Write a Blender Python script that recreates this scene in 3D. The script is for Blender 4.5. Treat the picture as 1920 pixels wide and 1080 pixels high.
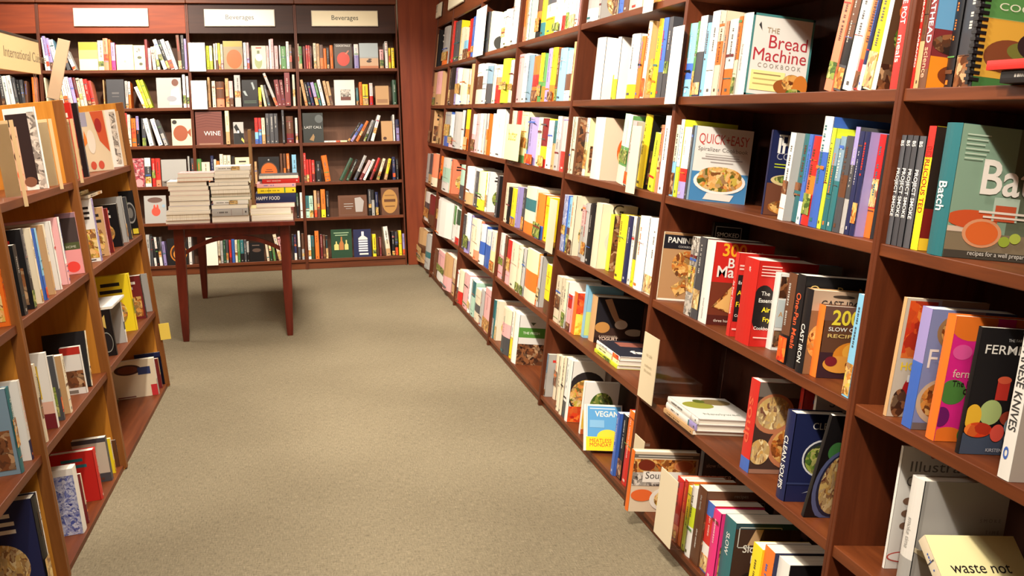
import bpy, math, random, zlib
from mathutils import Matrix, Vector

# ---------------------------------------------------------------- scene reset
for _o in list(bpy.data.objects):
    bpy.data.objects.remove(_o, do_unlink=True)
SC = bpy.context.scene
COL = SC.collection

# ---------------------------------------------------------------- camera
EYE = Vector((0.0, 0.0, 1.40))
FPX = 1931.04
CAM_R = Vector((0.97750553, -0.21039498, -0.01472741))
CAM_U = Vector((0.05053473, 0.16584812, 0.98485565))
CAM_F = Vector((0.20476617, 0.96344608, -0.17274971))
cam_data = bpy.data.cameras.new('camera')
cam_data.sensor_width = 36.0
cam_data.lens = FPX / 1920.0 * 36.0
cam_data.clip_start = 0.05
cam = bpy.data.objects.new('camera', cam_data)
COL.objects.link(cam)
cam.matrix_world = Matrix(((CAM_R.x, CAM_U.x, -CAM_F.x, EYE.x), (CAM_R.y, CAM_U.y, -CAM_F.y, EYE.y),
                           (CAM_R.z, CAM_U.z, -CAM_F.z, EYE.z), (0, 0, 0, 1)))
SC.camera = cam

# ---------------------------------------------------------------- world, exposure
SC.view_settings.view_transform = 'Standard'
SC.view_settings.look = 'None'
SC.view_settings.exposure = 0.45
SC.view_settings.gamma = 1.0
SC.view_settings.use_curve_mapping = False
W = bpy.data.worlds.new('world'); SC.world = W; W.use_nodes = True
W.node_tree.nodes['Background'].inputs[0].default_value = (1.0, 0.85, 0.68, 1)
W.node_tree.nodes['Background'].inputs[1].default_value = 0.15

# ---------------------------------------------------------------- spots of the shop ceiling, and unseen area lamps added as fill (z = 3.1)
WARM = (1.0, 0.90, 0.77)
def area_lamp(name, loc, sx, sy, power, color=WARM):
    d = bpy.data.lights.new(name, 'AREA'); d.shape = 'RECTANGLE'; d.size = sx; d.size_y = sy
    d.energy = power; d.color = color
    o = bpy.data.objects.new(name, d); COL.objects.link(o); o.location = loc
    return o
def spot_lamp(name, loc, target, power, angle=70, blend=0.6, radius=0.05, color=WARM):
    d = bpy.data.lights.new(name, 'SPOT'); d.energy = power; d.color = color
    d.spot_size = math.radians(angle); d.spot_blend = blend; d.shadow_soft_size = radius
    o = bpy.data.objects.new(name, d); COL.objects.link(o); o.location = loc
    o.rotation_euler = (Vector(target) - Vector(loc)).to_track_quat('-Z', 'Y').to_euler()
    return o
for i, (x, y, p) in enumerate(((0.15, -0.8, 46), (0.0, 2.0, 40), (0.0, 5.0, 46), (-0.3, 7.4, 54), (-2.4, 3.5, 40), (-2.6, 7.2, 40))):
    area_lamp('ceiling_fill_lamp', (x, y, 3.08), 0.6, 1.2, p)  # no such fixture in view, added for ambient fill
for (loc, tgt, p, ang) in (((0.10, -0.2, 3.0), (1.15, 1.0, 0.6), 190, 80), ((0.10, 1.5, 3.0), (1.2, 3.0, 1.1), 225, 70), ((0.10, 2.9, 3.0), (1.2, 4.4, 1.2), 235, 70),
                      ((0.10, 4.4, 3.0), (1.2, 5.8, 1.3), 235, 70), ((0.10, 6.0, 3.0), (1.2, 7.4, 1.3), 225, 70),
                      ((-1.5, 8.2, 3.0), (-1.5, 9.5, 1.85), 150, 75), ((-0.9, 7.2, 3.0), (-0.8, 9.4, 1.2), 150, 60), ((0.35, 6.9, 3.0), (0.5, 9.4, 0.9), 125, 50),
                      ((-0.45, 2.2, 3.0), (-0.80, 3.3, 0.5), 150, 62), ((-0.45, 3.6, 3.0), (-0.85, 4.6, 0.7), 150, 62)):
    spot_lamp('ceiling_spot_lamp', loc, tgt, p, ang)

# ---------------------------------------------------------------- picture ray -> point helpers (used to measure positions)
def ray(px, py):
    return CAM_F + CAM_R * ((px - 960.0) / FPX) - CAM_U * ((py - 540.0) / FPX)

class Frame:
    """A shelving front: s runs along it (left to right seen from the aisle), n into it, up along its slope."""
    def __init__(self, o, ex, ey):
        self.o = Vector(o); self.ex = Vector(ex).normalized(); ey = Vector(ey)
        ey = ey - self.ex * ey.dot(self.ex); self.ey = ey.normalized(); self.ez = self.ex.cross(self.ey)
    def pt(self, s, n, h):
        return self.o + self.ex * s + self.ey * n + self.ez * h
    def mat(self, s, n, h):
        p = self.pt(s, n, h); x, y, z = self.ex, self.ey, self.ez
        return Matrix(((x.x, y.x, z.x, p.x), (x.y, y.y, z.y, p.y), (x.z, y.z, z.z, p.z), (0, 0, 0, 1)))
    def hit(self, px, py, n):                    # where the sight line meets depth n: (s, h)
        r = ray(px, py); t = (n - (EYE - self.o).dot(self.ey)) / r.dot(self.ey)
        q = EYE + r * t - self.o
        return q.dot(self.ex), q.dot(self.ez)
    def s_at(self, px, n, h):                    # s of picture column px at depth n, height h
        c = CAM_R - CAM_F * ((px - 960.0) / FPX)
        b = self.o + self.ey * n + self.ez * h - EYE
        return -b.dot(c) / self.ex.dot(c)
    def n_at(self, px, s, h):                    # depth where column px meets the line (s, h)
        c = CAM_R - CAM_F * ((px - 960.0) / FPX)
        b = self.o + self.ex * s + self.ez * h - EYE
        return -b.dot(c) / self.ey.dot(c)
    def px(self, s, n, h):
        v = self.pt(s, n, h) - EYE; z = v.dot(CAM_F)
        return 960 + FPX * v.dot(CAM_R) / z, 540 - FPX * v.dot(CAM_U) / z
    def h_of_z(self, z):                         # slope length at world height z on the front
        return (z - self.o.z) / self.ez.z

RIGHT = Frame((1.1023, 0, 0), (0, -1, 0), (1, 0, -0.12023))
REAR = Frame((0, 9.279, 0), (1, 0, 0), (0, 1, -0.0992))
LEFT = Frame((-0.8085, 0, 0), (0.0243, 1, 0), (-1, 0, -0.0856))

# ---------------------------------------------------------------- materials
def lin(c):
    return tuple(((v / 255.0) / 12.92 if v / 255.0 <= 0.04045 else ((v / 255.0 + 0.055) / 1.055) ** 2.4) for v in c)
MATS = {}
def new_mat(name):
    m = bpy.data.materials.new(name); m.use_nodes = True
    nt = m.node_tree; b = nt.nodes['Principled BSDF']; MATS[name] = m
    return m, nt, b
def node(nt, kind, **kw):
    n = nt.nodes.new(kind)
    for k, v in kw.items():
        if k in n.inputs: n.inputs[k].default_value = v
        else: setattr(n, k, v)
    return n
def ramp(nt, stops, interp='LINEAR'):
    r = nt.nodes.new('ShaderNodeValToRGB'); cr = r.color_ramp; cr.interpolation = interp
    while len(cr.elements) < len(stops): cr.elements.new(0.5)
    for e, (p, c) in zip(cr.elements, stops):
        e.position = p; e.color = (*lin(c), 1)
    return r
def plain(name, c, rough=0.5, metal=0.0, spec=0.5):
    m, nt, b = new_mat(name)
    b.inputs['Base Color'].default_value = (*lin(c), 1); b.inputs['Roughness'].default_value = rough
    b.inputs['Metallic'].default_value = metal; b.inputs['Specular IOR Level'].default_value = spec
    return m
def wood(name, dark, mid, light, scale=(3, 3, 26), rough=0.34, axis=None):
    m, nt, b = new_mat(name); L = nt.links.new
    tc = node(nt, 'ShaderNodeTexCoord'); mp = node(nt, 'ShaderNodeMapping')
    mp.inputs['Scale'].default_value = scale
    n1 = node(nt, 'ShaderNodeTexNoise', Scale=1.6, Detail=6.0, Roughness=0.6, Distortion=0.6)
    r = ramp(nt, ((0.28, dark), (0.52, mid), (0.75, light)))
    L(tc.outputs['Object'], mp.inputs['Vector']); L(mp.outputs['Vector'], n1.inputs['Vector'])
    L(n1.outputs['Fac'], r.inputs['Fac']); L(r.outputs['Color'], b.inputs['Base Color'])
    b.inputs['Roughness'].default_value = rough; b.inputs['Specular IOR Level'].default_value = 0.28
    return m
wood('mahogany_wood', (78, 36, 15), (100, 49, 21), (114, 59, 28), scale=(1.2, 16, 16), rough=0.45)
wood('mahogany_upright', (66, 29, 12), (86, 39, 17), (100, 49, 24), scale=(14, 14, 1.1), rough=0.45)
wood('panel_wood', (96, 36, 12), (116, 48, 19), (130, 60, 28), scale=(9, 9, 0.7), rough=0.45)
wood('dark_back_wood', (52, 27, 18), (66, 36, 25), (78, 44, 31), scale=(8, 8, 1.0), rough=0.5)
wood('rear_back_wood', (98, 66, 48), (114, 78, 58), (126, 88, 66), scale=(8, 8, 1.0), rough=0.5)
wood('stile_wood', (104, 60, 26), (126, 76, 34), (142, 90, 44), scale=(14, 14, 1.0), rough=0.42)
wood('maple_wood', (164, 104, 34), (190, 126, 46), (206, 144, 60), scale=(9, 9, 0.8), rough=0.4)
wood('lit_header_wood', (104, 36, 4), (128, 50, 8), (144, 62, 14), scale=(1.0, 9, 12), rough=0.5)  # header as the spots light it, the warm glow put into the colour
wood('shaded_header_wood', (44, 20, 10), (54, 25, 13), (64, 32, 18), scale=(1.0, 9, 12), rough=0.5)  # same header out of the spots' reach, shade put into the colour
wood('table_wood', (72, 24, 16), (92, 33, 22), (108, 42, 28), scale=(12, 12, 1.2), rough=0.3)
plain('painted_wall', (196, 176, 150), 0.8)
plain('ceiling_paint', (226, 218, 204), 0.9)
plain('brass', (190, 150, 80), 0.35, 1.0)
plain('black_metal', (28, 26, 26), 0.4, 0.6)

# printed paper / board: the colour of each face is stored on the mesh
m, nt, b = new_mat('printed_board')
at = node(nt, 'ShaderNodeAttribute', attribute_name='Col'); nt.links.new(at.outputs['Color'], b.inputs['Base Color'])
b.inputs['Roughness'].default_value = 0.38; b.inputs['Specular IOR Level'].default_value = 0.4
# page edges: fine parallel lines
m, nt, b = new_mat('page_edges'); L = nt.links.new
tc = node(nt, 'ShaderNodeTexCoord'); mp = node(nt, 'ShaderNodeMapping'); mp.inputs['Scale'].default_value = (900, 6, 6)
nz = node(nt, 'ShaderNodeTexNoise', Scale=1.0, Detail=2.0)
r = ramp(nt, ((0.3, (206, 196, 176)), (0.7, (246, 241, 228))))
L(tc.outputs['Object'], mp.inputs['Vector']); L(mp.outputs['Vector'], nz.inputs['Vector']); L(nz.outputs['Fac'], r.inputs['Fac'])
L(r.outputs['Color'], b.inputs['Base Color']); b.inputs['Roughness'].default_value = 0.8
# photographs of food printed on covers
def food(name, cols, scale=75.0, stretch=(1, 1, 1)):
    m, nt, b = new_mat(name); L = nt.links.new
    tc = node(nt, 'ShaderNodeTexCoord'); mp = node(nt, 'ShaderNodeMapping'); mp.inputs['Scale'].default_value = stretch
    nz = node(nt, 'ShaderNodeTexNoise', Scale=scale * 0.35, Detail=3.0)
    mix = node(nt, 'ShaderNodeMixRGB', blend_type='LINEAR_LIGHT'); mix.inputs[0].default_value = 0.035
    vo = node(nt, 'ShaderNodeTexVoronoi', Scale=scale); vo.inputs['Randomness'].default_value = 1.0
    sep = node(nt, 'ShaderNodeSeparateColor')
    r = ramp(nt, [(i / (len(cols) - 1), c) for i, c in enumerate(cols)])
    L(tc.outputs['Object'], mp.inputs['Vector']); L(mp.outputs['Vector'], mix.inputs[1]); L(mp.outputs['Vector'], nz.inputs['Vector']); L(nz.outputs['Color'], mix.inputs[2])
    L(mix.outputs[0], vo.inputs['Vector']); L(vo.outputs['Color'], sep.inputs[0]); L(sep.outputs[0], r.inputs['Fac'])
    L(r.outputs['Color'], b.inputs['Base Color']); b.inputs['Roughness'].default_value = 0.38
food('food_salad', [(70, 92, 36), (214, 128, 52), (232, 206, 140), (120, 62, 34), (196, 178, 70), (226, 160, 96)])
food('food_warm', [(120, 62, 26), (204, 138, 62), (228, 186, 110), (88, 44, 22), (196, 110, 44)])
food('food_dark', [(40, 24, 18), (96, 54, 30), (150, 96, 58), (58, 34, 24), (188, 150, 110)], 60)
food('food_green', [(34, 54, 24), (78, 110, 40), (150, 164, 70), (28, 40, 24), (196, 190, 110)])
food('food_red', [(204, 44, 24), (232, 92, 30), (170, 28, 20), (240, 130, 50)], 50)
food('food_noodle', [(226, 196, 120), (140, 96, 62), (240, 222, 168), (206, 160, 84), (196, 170, 120), (110, 60, 48)], 95, (1, 1, 0.6))
food('food_yellow', [(240, 200, 40), (248, 222, 90), (226, 160, 30)], 50)
food('blue_pattern', [(40, 52, 130), (210, 214, 230), (70, 84, 160), (190, 196, 224)], 110)
food('bw_pattern', [(30, 26, 26), (220, 212, 200), (60, 52, 50), (200, 190, 176)], 70)
food('rose_pattern', [(120, 30, 44), (200, 90, 100), (90, 24, 36), (224, 160, 160)], 60)
# clear acrylic
m, nt, b = new_mat('clear_acrylic')
b.inputs['Base Color'].default_value = (0.95, 0.97, 0.97, 1); b.inputs['Roughness'].default_value = 0.04
b.inputs['Transmission Weight'].default_value = 1.0; b.inputs['IOR'].default_value = 1.45
# carpet: woven beige loops with dark and light flecks
m, nt, b = new_mat('carpet'); L = nt.links.new
tc = node(nt, 'ShaderNodeTexCoord')
n1 = node(nt, 'ShaderNodeTexNoise', Scale=150.0, Detail=3.0, Roughness=0.7)
n2 = node(nt, 'ShaderNodeTexNoise', Scale=2.2, Detail=4.0)
mpw = node(nt, 'ShaderNodeMapping'); mpw.inputs['Scale'].default_value = (260, 34, 1)
n3 = node(nt, 'ShaderNodeTexNoise', Scale=1.0, Detail=2.0)
mpv = node(nt, 'ShaderNodeMapping'); mpv.inputs['Scale'].default_value = (34, 260, 1)
n4 = node(nt, 'ShaderNodeTexNoise', Scale=1.0, Detail=2.0)
r1 = ramp(nt, ((0.26, (58, 52, 42)), (0.42, (114, 105, 86)), (0.58, (136, 126, 104)), (0.76, (180, 168, 142))))
r2 = ramp(nt, ((0.3, (244, 243, 242)), (0.7, (255, 255, 255))))
a1 = node(nt, 'ShaderNodeMath', operation='ADD'); a2 = node(nt, 'ShaderNodeMath', operation='ADD'); dv = node(nt, 'ShaderNodeMath', operation='MULTIPLY'); dv.inputs[1].default_value = 0.3333
mx = node(nt, 'ShaderNodeMixRGB', blend_type='MULTIPLY'); mx.inputs[0].default_value = 1.0
for mp_, n_ in ((mpw, n3), (mpv, n4)):
    L(tc.outputs['Object'], mp_.inputs['Vector']); L(mp_.outputs['Vector'], n_.inputs['Vector'])
L(tc.outputs['Object'], n1.inputs['Vector']); L(tc.outputs['Object'], n2.inputs['Vector'])
L(n1.outputs['Fac'], a1.inputs[0]); L(n3.outputs['Fac'], a1.inputs[1]); L(a1.outputs[0], a2.inputs[0]); L(n4.outputs['Fac'], a2.inputs[1]); L(a2.outputs[0], dv.inputs[0])
L(dv.outputs[0], r1.inputs['Fac']); L(n2.outputs['Fac'], r2.inputs['Fac']); L(r1.outputs['Color'], mx.inputs[1]); L(r2.outputs['Color'], mx.inputs[2])
L(mx.outputs[0], b.inputs['Base Color']); b.inputs['Roughness'].default_value = 0.95; b.inputs['Specular IOR Level'].default_value = 0.1
bp = node(nt, 'ShaderNodeBump', Strength=0.5, Distance=0.004); L(a2.outputs[0], bp.inputs['Height']); L(bp.outputs['Normal'], b.inputs['Normal'])

# ---------------------------------------------------------------- palette (what the things are printed in)
PAL = dict(W=(226, 223, 216), C=(222, 208, 180), I=(240, 230, 172), Y=(236, 208, 36), L=(196, 210, 48), O=(226, 112, 38), R=(194, 40, 34), P=(226, 168, 168),
           S=(128, 184, 214), B=(62, 98, 178), V=(152, 140, 192), N=(34, 40, 78), T=(44, 104, 110), G=(82, 134, 72), D=(38, 72, 50), K=(24, 22, 24), A=(70, 70, 74),
           E=(168, 166, 162), U=(96, 60, 40), H=(192, 152, 106), X=(112, 34, 36), M=(216, 50, 120), Z=(226, 130, 96), J=(176, 212, 192), Q=(120, 146, 164))
PAL_NAME = dict(W='white', C='cream', I='pale yellow', Y='yellow', L='lime', O='orange', R='red', P='pink', S='sky blue', B='blue', V='lavender', N='navy', T='teal',
                G='green', D='dark green', K='black', A='charcoal', E='grey', U='brown', H='tan', X='maroon', M='magenta', Z='salmon', J='mint', Q='slate blue')

# ---------------------------------------------------------------- mesh builder
class MB:
    def __init__(self):
        self.v = []; self.f = []; self.c = []; self.m = []; self.slots = []
    def slot(self, mat):
        if mat not in self.slots: self.slots.append(mat)
        return self.slots.index(mat)
    def poly(self, pts, col=(200, 200, 200), mat='printed_board'):
        i = len(self.v); self.v += [tuple(p) for p in pts]; self.f.append(tuple(range(i, i + len(pts)))); self.c.append(lin(col)); self.m.append(self.slot(mat))
    def box(self, a, b, col=(200, 200, 200), mat='printed_board', M=None):
        x0, y0, z0 = a; x1, y1, z1 = b; i = len(self.v)
        P = [(x0, y0, z0), (x1, y0, z0), (x1, y1, z0), (x0, y1, z0), (x0, y0, z1), (x1, y0, z1), (x1, y1, z1), (x0, y1, z1)]
        if M is not None: P = [tuple(M @ Vector(p)) for p in P]
        self.v += P; s = self.slot(mat); c = lin(col)
        for q in ((0, 3, 2, 1), (4, 5, 6, 7), (0, 1, 5, 4), (1, 2, 6, 5), (2, 3, 7, 6), (3, 0, 4, 7)):
            self.f.append(tuple(i + k for k in q)); self.c.append(c); self.m.append(s)
    def prism(self, prof, z0, z1, col, mat='printed_board'):      # (x, y) outline, counter-clockwise, extruded in z
        n = len(prof); i = len(self.v); self.v += [(x, y, z0) for x, y in prof] + [(x, y, z1) for x, y in prof]
        s = self.slot(mat); c = lin(col)
        self.f.append(tuple(i + k for k in range(n - 1, -1, -1))); self.f.append(tuple(i + n + k for k in range(n)))
        for k in range(n): self.f.append((i + k, i + (k + 1) % n, i + n + (k + 1) % n, i + n + k))
        for _ in range(n + 2): self.c.append(c); self.m.append(s)
    def merge(self, o, M):
        i = len(self.v); self.v += [tuple(M @ Vector(p)) for p in o.v]
        mp = [self.slot(s) for s in o.slots]
        self.f += [tuple(i + k for k in q) for q in o.f]; self.c += o.c; self.m += [mp[k] for k in o.m]
    def mesh(self, name):
        me = bpy.data.meshes.new(name); me.from_pydata(self.v, [], self.f)
        for s in self.slots: me.materials.append(MATS[s])
        me.polygons.foreach_set('material_index', self.m)
        ca = me.color_attributes.new('Col', 'FLOAT_COLOR', 'CORNER'); buf = []
        for q, c in zip(self.f, self.c): buf += [c[0], c[1], c[2], 1.0] * len(q)
        ca.data.foreach_set('color', buf); me.update()
        return me
    def build(self, name, parent=None, M=None, bevel=0.0):
        o = bpy.data.objects.new(name, self.mesh(name)); COL.objects.link(o)
        if parent is not None: o.parent = parent
        if M is not None: o.matrix_local = M
        if bevel:
            bv = o.modifiers.new('bevel', 'BEVEL'); bv.width = bevel; bv.segments = 2; bv.limit_method = 'ANGLE'; bv.harden_normals = False
        return o
def tag(o, label=None, cat=None, group=None, kind=None):
    if label: o['label'] = label
    if cat: o['category'] = cat
    if group: o['group'] = group
    if kind: o['kind'] = kind
    return o
def empty(name, M, label, cat, group=None):
    o = bpy.data.objects.new(name, None); COL.objects.link(o); o.empty_display_size = 0.05
    o.matrix_world = M
    return tag(o, label, cat, group)

# lettering: glyph outlines as flat mesh, 1 unit high capital letters
_txt = {}
def glyphs(s, bold=0.0, space=1.0, shear=0.0):
    k = (s, bold, space, shear)
    if k not in _txt:
        cu = bpy.data.curves.new('lettering', 'FONT'); cu.body = s; cu.size = 1.0; cu.offset = bold; cu.space_character = space; cu.shear = shear; cu.resolution_u = 3
        o = bpy.data.objects.new('lettering', cu); COL.objects.link(o)
        bpy.context.view_layer.update()
        me = o.evaluated_get(bpy.context.evaluated_depsgraph_get()).to_mesh()
        vs = [(v.co.x, v.co.y) for v in me.vertices]; fs = [tuple(p.vertices) for p in me.polygons]
        o.evaluated_get(bpy.context.evaluated_depsgraph_get()).to_mesh_clear()
        bpy.data.objects.remove(o, do_unlink=True); bpy.data.curves.remove(cu)
        xs = [v[0] for v in vs] or [0, 1]
        _txt[k] = (vs, fs, min(xs), max(xs))
    return _txt[k]
def put_text(mb, s, place, col, width=None, size=None, align='l', bold=0.0, space=1.0, shear=0.0, mat='printed_board'):
    """place(a, b) -> 3D point; a runs along the line, b up. width or size (height of capitals) in the units of place."""
    vs, fs, x0, x1 = glyphs(s, bold, space, shear)
    k = (width / (x1 - x0)) if width else size / 0.7
    ky = size / 0.7 if size else k
    off = {'l': -x0, 'c': -(x0 + x1) / 2, 'r': -x1}[align]
    i = len(mb.v); mb.v += [tuple(place((x + off) * k, y * ky)) for x, y in vs]
    sl = mb.slot(mat); c = lin(col)
    for q in fs:
        mb.f.append(tuple(i + n for n in q)); mb.c.append(c); mb.m.append(sl)
# ---------------------------------------------------------------- the room
def struct(o): return tag(o, kind='structure')
def slab(name, a, b, mat, parent=None, bevel=0):
    mb = MB(); mb.box(a, b, (180, 170, 160), mat); return mb.build(name, parent, None, bevel)
struct(slab('floor', (-6.0, -2.5, -0.10), (3.0, 11.0, 0.0), 'carpet'))
struct(slab('ceiling', (-6.0, -2.5, 3.12), (3.0, 11.0, 3.2), 'ceiling_paint'))
struct(slab('wall_back', (-6.0, 10.25, 0.0), (3.0, 10.4, 3.12), 'painted_wall'))
struct(slab('wall_right', (1.92, -2.5, 0.0), (2.1, 10.25, 3.12), 'painted_wall'))
struct(slab('wall_left', (-6.1, -2.5, 0.0), (-5.95, 10.25, 3.12), 'painted_wall'))
struct(slab('wall_front', (-5.95, -2.6, 0.0), (1.92, -2.45, 3.12), 'painted_wall'))
# the plain wood panel that closes the corner between the back shelves and the right-hand run
mb = MB(); mb.box((1.012, -0.01, 0.0), (1.80, 0.03, 2.62), (150, 70, 40), 'panel_wood')
tag(mb.build('trim_corner', None, REAR.mat(0, 0, 0), 0.002), 'tall reddish wood panel in the corner between the two shelf walls', None, None, 'structure')

# ---------------------------------------------------------------- shelving units
def unit(fr, s0, s1, zs, ztop, label, group, wood_up='mahogany_upright', wood_sh='mahogany_wood', back='dark_back_wood', header=None, side=0.0125, depth=0.292,
         cornice=False, lip=0.027, header_mat='mahogany_wood', foot=True, deck=False):
    M = fr.mat(0, 0, 0); r = empty('bookcase', M @ Matrix.Translation((s0, 0, 0)), label, 'bookcase', group)
    w = s1 - s0; H = fr.h_of_z(ztop); g = 0.0002; sh = (fr.ey.z)                 # uprights are cut level with the floor
    def part(name, boxes, mat, bevel=0.0015):
        m = MB()
        for a, b in boxes: m.box(a, b, (150, 90, 60), mat)
        return m.build(name, r, None, bevel)
    hf = depth * abs(fr.ey.z) / fr.ez.z                                     # keeps the foot off the floor at the back
    kk = hf / depth
    for a, b in ((g, side), (w - side, w - g)):                              # foot cut level with the floor
        m = MB(); i = 0; m.v = [(x, n, max(n * kk, 0.0) + 0.0004 if lo else H) for lo in (1, 0) for x, n in ((a, -0.004), (b, -0.004), (b, depth), (a, depth))]
        for q in ((0, 3, 2, 1), (4, 5, 6, 7), (0, 1, 5, 4), (1, 2, 6, 5), (2, 3, 7, 6), (3, 0, 4, 7)): m.f.append(q); m.c.append((.1, .1, .1)); m.m.append(m.slot(wood_up))
        m.build('side_panel', r, None, 0.0015)
    part('back_panel', [((side, depth - 0.012, hf), (w - side, depth, H))], back, 0)
    for z in zs:
        if deck and z == zs[-1]: continue
        h = fr.h_of_z(z); th = lip if z > 0.1 else min(lip, h - hf - 0.0005)
        part('shelf', [((side + 0.0003, 0.0, h - th), (w - side - 0.0003, depth - 0.0125, h))], wood_sh, 0.002)
    if foot:
        part('plinth', [((side + 0.0005, 0.012, 0.031 * kk), (w - side - 0.0005, 0.03, fr.h_of_z(zs[-1]) - min(lip, fr.h_of_z(zs[-1]) - hf - 0.0005) - 0.0005))], wood_sh, 0)
    if deck:                                                                 # bottom deck resting on the floor
        h = fr.h_of_z(zs[-1]); nb = min((h - 0.001) / kk, depth - 0.013)
        m = MB(); m.v = [(x, n, q) for x in (side + 0.0003, w - side - 0.0003) for n, q in ((0.0, 0.0004), (nb, nb * kk + 0.0004), (nb, h), (0.0, h))]
        for q in ((0, 1, 2, 3), (4, 7, 6, 5), (0, 4, 5, 1), (1, 5, 6, 2), (2, 6, 7, 3), (3, 7, 4, 0)): m.f.append(q[::-1]); m.c.append((.1, .1, .1)); m.m.append(m.slot(wood_sh))
        m.build('shelf', r, None, 0.001)
    if header:
        h0 = fr.h_of_z(header[0]); part('header', [((side + 0.0005, 0.002, h0), (w - side - 0.0005, 0.022, H - 0.001))], header_mat)
    if cornice:
        part('cornice', [((0.001, -0.035, H + 0.0005), (w - 0.001, depth, H + 0.045))], wood_sh, 0.004)
    return r
ZRl = [1.764, 1.427, 1.100, 0.746, 0.419, 0.052]
ry = [0.691, 1.998, 3.305, 4.612, 5.919, 7.226, 8.533, 9.44]
NTH = ['nearest', 'second', 'third', 'fourth', 'fifth', 'sixth', 'far end']
for k in range(7):
    unit(RIGHT, -ry[k + 1], -ry[k], ZRl, 2.42, 'mahogany bookcase full of cookbooks, %s bay along the right wall' % NTH[k], 'bookcases along the right wall', header=(2.115,))
bx = [-3.20, -2.004, -0.804, 0.1055, 0.998]
BN = ['mahogany bookcase half hidden behind the hanging section sign', 'mahogany bookcase on the back wall under the blank white sign', 'mahogany bookcase on the back wall under the middle Beverages sign', 'mahogany bookcase on the back wall under the cream Beverages sign']
for k in range(4):
    unit(REAR, bx[k], bx[k + 1], [1.763, 1.440, 1.118, 0.772, 0.457, 0.089], 2.315, BN[k], 'bookcases on the back wall', back='rear_back_wood', header=(2.068,), cornice=True, header_mat='lit_header_wood' if k < 2 else 'shaded_header_wood')  # lit copy of the header wood on the left bays, shaded copy on the right
ly = [1.95, 3.1775, 4.178, 5.449]
LN = ['low maple-sided bookcase nearest the viewer beside the carpet aisle', 'low maple-sided bookcase in the middle of the left run', 'low maple-sided bookcase at the far end of the left run']
for k in range(3):
    r = unit(LEFT, ly[k], ly[k + 1], [1.146, 0.800, 0.404, 0.018], 1.452, LN[k], 'low bookcases on the left', wood_up='maple_wood', back='maple_wood', side=0.014, depth=0.30, foot=False, deck=True)
    w = ly[k + 1] - ly[k]; H = LEFT.h_of_z(1.452)
    for a in (0.0006, w - 0.0140):
        m = MB(); m.box((a - 0.0002, -0.0115, 0.004), (a + 0.0148 if a < 0.1 else a + 0.0136, 0.024, H), (110, 56, 36), 'stile_wood'); m.build('edge_strip', r, None, 0.002)
    m = MB(); m.box((0.0005, 0.3005, 0.05), (w - 0.0005, 0.58, H), (110, 56, 36), 'maple_wood'); m.build('rear_body', r, None, 0.002)

# ---------------------------------------------------------------- section signs on the headers
def plate(fr, px0, px1, py0, py1, col, text, label, tcol=(70, 66, 60), n=-0.002, tw=0.42, frame=(190, 180, 160)):
    s0, h1 = fr.hit(px0, py0, n); s1, h0 = fr.hit(px1, py1, n); w = s1 - s0; h = h1 - h0
    r = empty('section_sign', fr.mat(s0, n - 0.003, h0), label, 'sign', 'section signs on the headers')
    m = MB(); m.box((0, -0.010, 0), (w, 0, h), frame); m.build('sign_frame', r, None, 0.001)
    c = MB(); c.box((0.006, -0.0125, 0.006), (w - 0.006, -0.0102, h - 0.006), col)
    if text: put_text(c, text, lambda a, b: (w / 2 + a, -0.0132, h * 0.40 + b), tcol, width=w * tw, align='c', bold=0.004)
    c.build('sign_card', r)
    return r
plate(REAR, 137, 279, 15.5, 50, (244, 240, 230), None, 'blank white section sign on the reddish back wall header')
plate(REAR, 382, 516, 17.5, 50, (244, 240, 230), 'Beverages', 'white Beverages sign with faint lettering in middle of back header', (96, 94, 90), tw=.40)
plate(REAR, 583, 709, 20, 50, (238, 226, 192), 'Beverages', 'cream Beverages sign with dark lettering beside the corner panel', (64, 62, 50), tw=.40)
def side_plate(x0, x1, y0, y1, text, label):
    s0, h1 = RIGHT.hit(x0, y0, -0.002); s1, h0 = RIGHT.hit(x0, y1, -0.002); s1 = RIGHT.s_at(x1, -0.002, (h0 + h1) / 2)
    w = s1 - s0; h = h1 - h0
    r = empty('section_sign', RIGHT.mat(s0, -0.0046, h0), label, 'sign', 'section signs on the headers')
    m = MB(); m.box((0, -0.010, 0), (w, 0, h), (190, 180, 160)); m.build('sign_frame', r, None, 0.001)
    c = MB(); c.box((0.006, -0.0125, 0.006), (w - 0.006, -0.0102, h - 0.006), (240, 232, 204))
    if text: put_text(c, text, lambda a, b: (w / 2 + a, -0.0132, h * 0.40 + b), (120, 114, 100), width=w * 0.36, align='c')
    c.build('sign_card', r)
side_plate(811, 829.5, 17, 41, 'Diet', 'small cream Diet sign at the far end of the right header')
side_plate(845, 872, -8, 19, None, 'second cream sign along the right header, cut by the frame')

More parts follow.
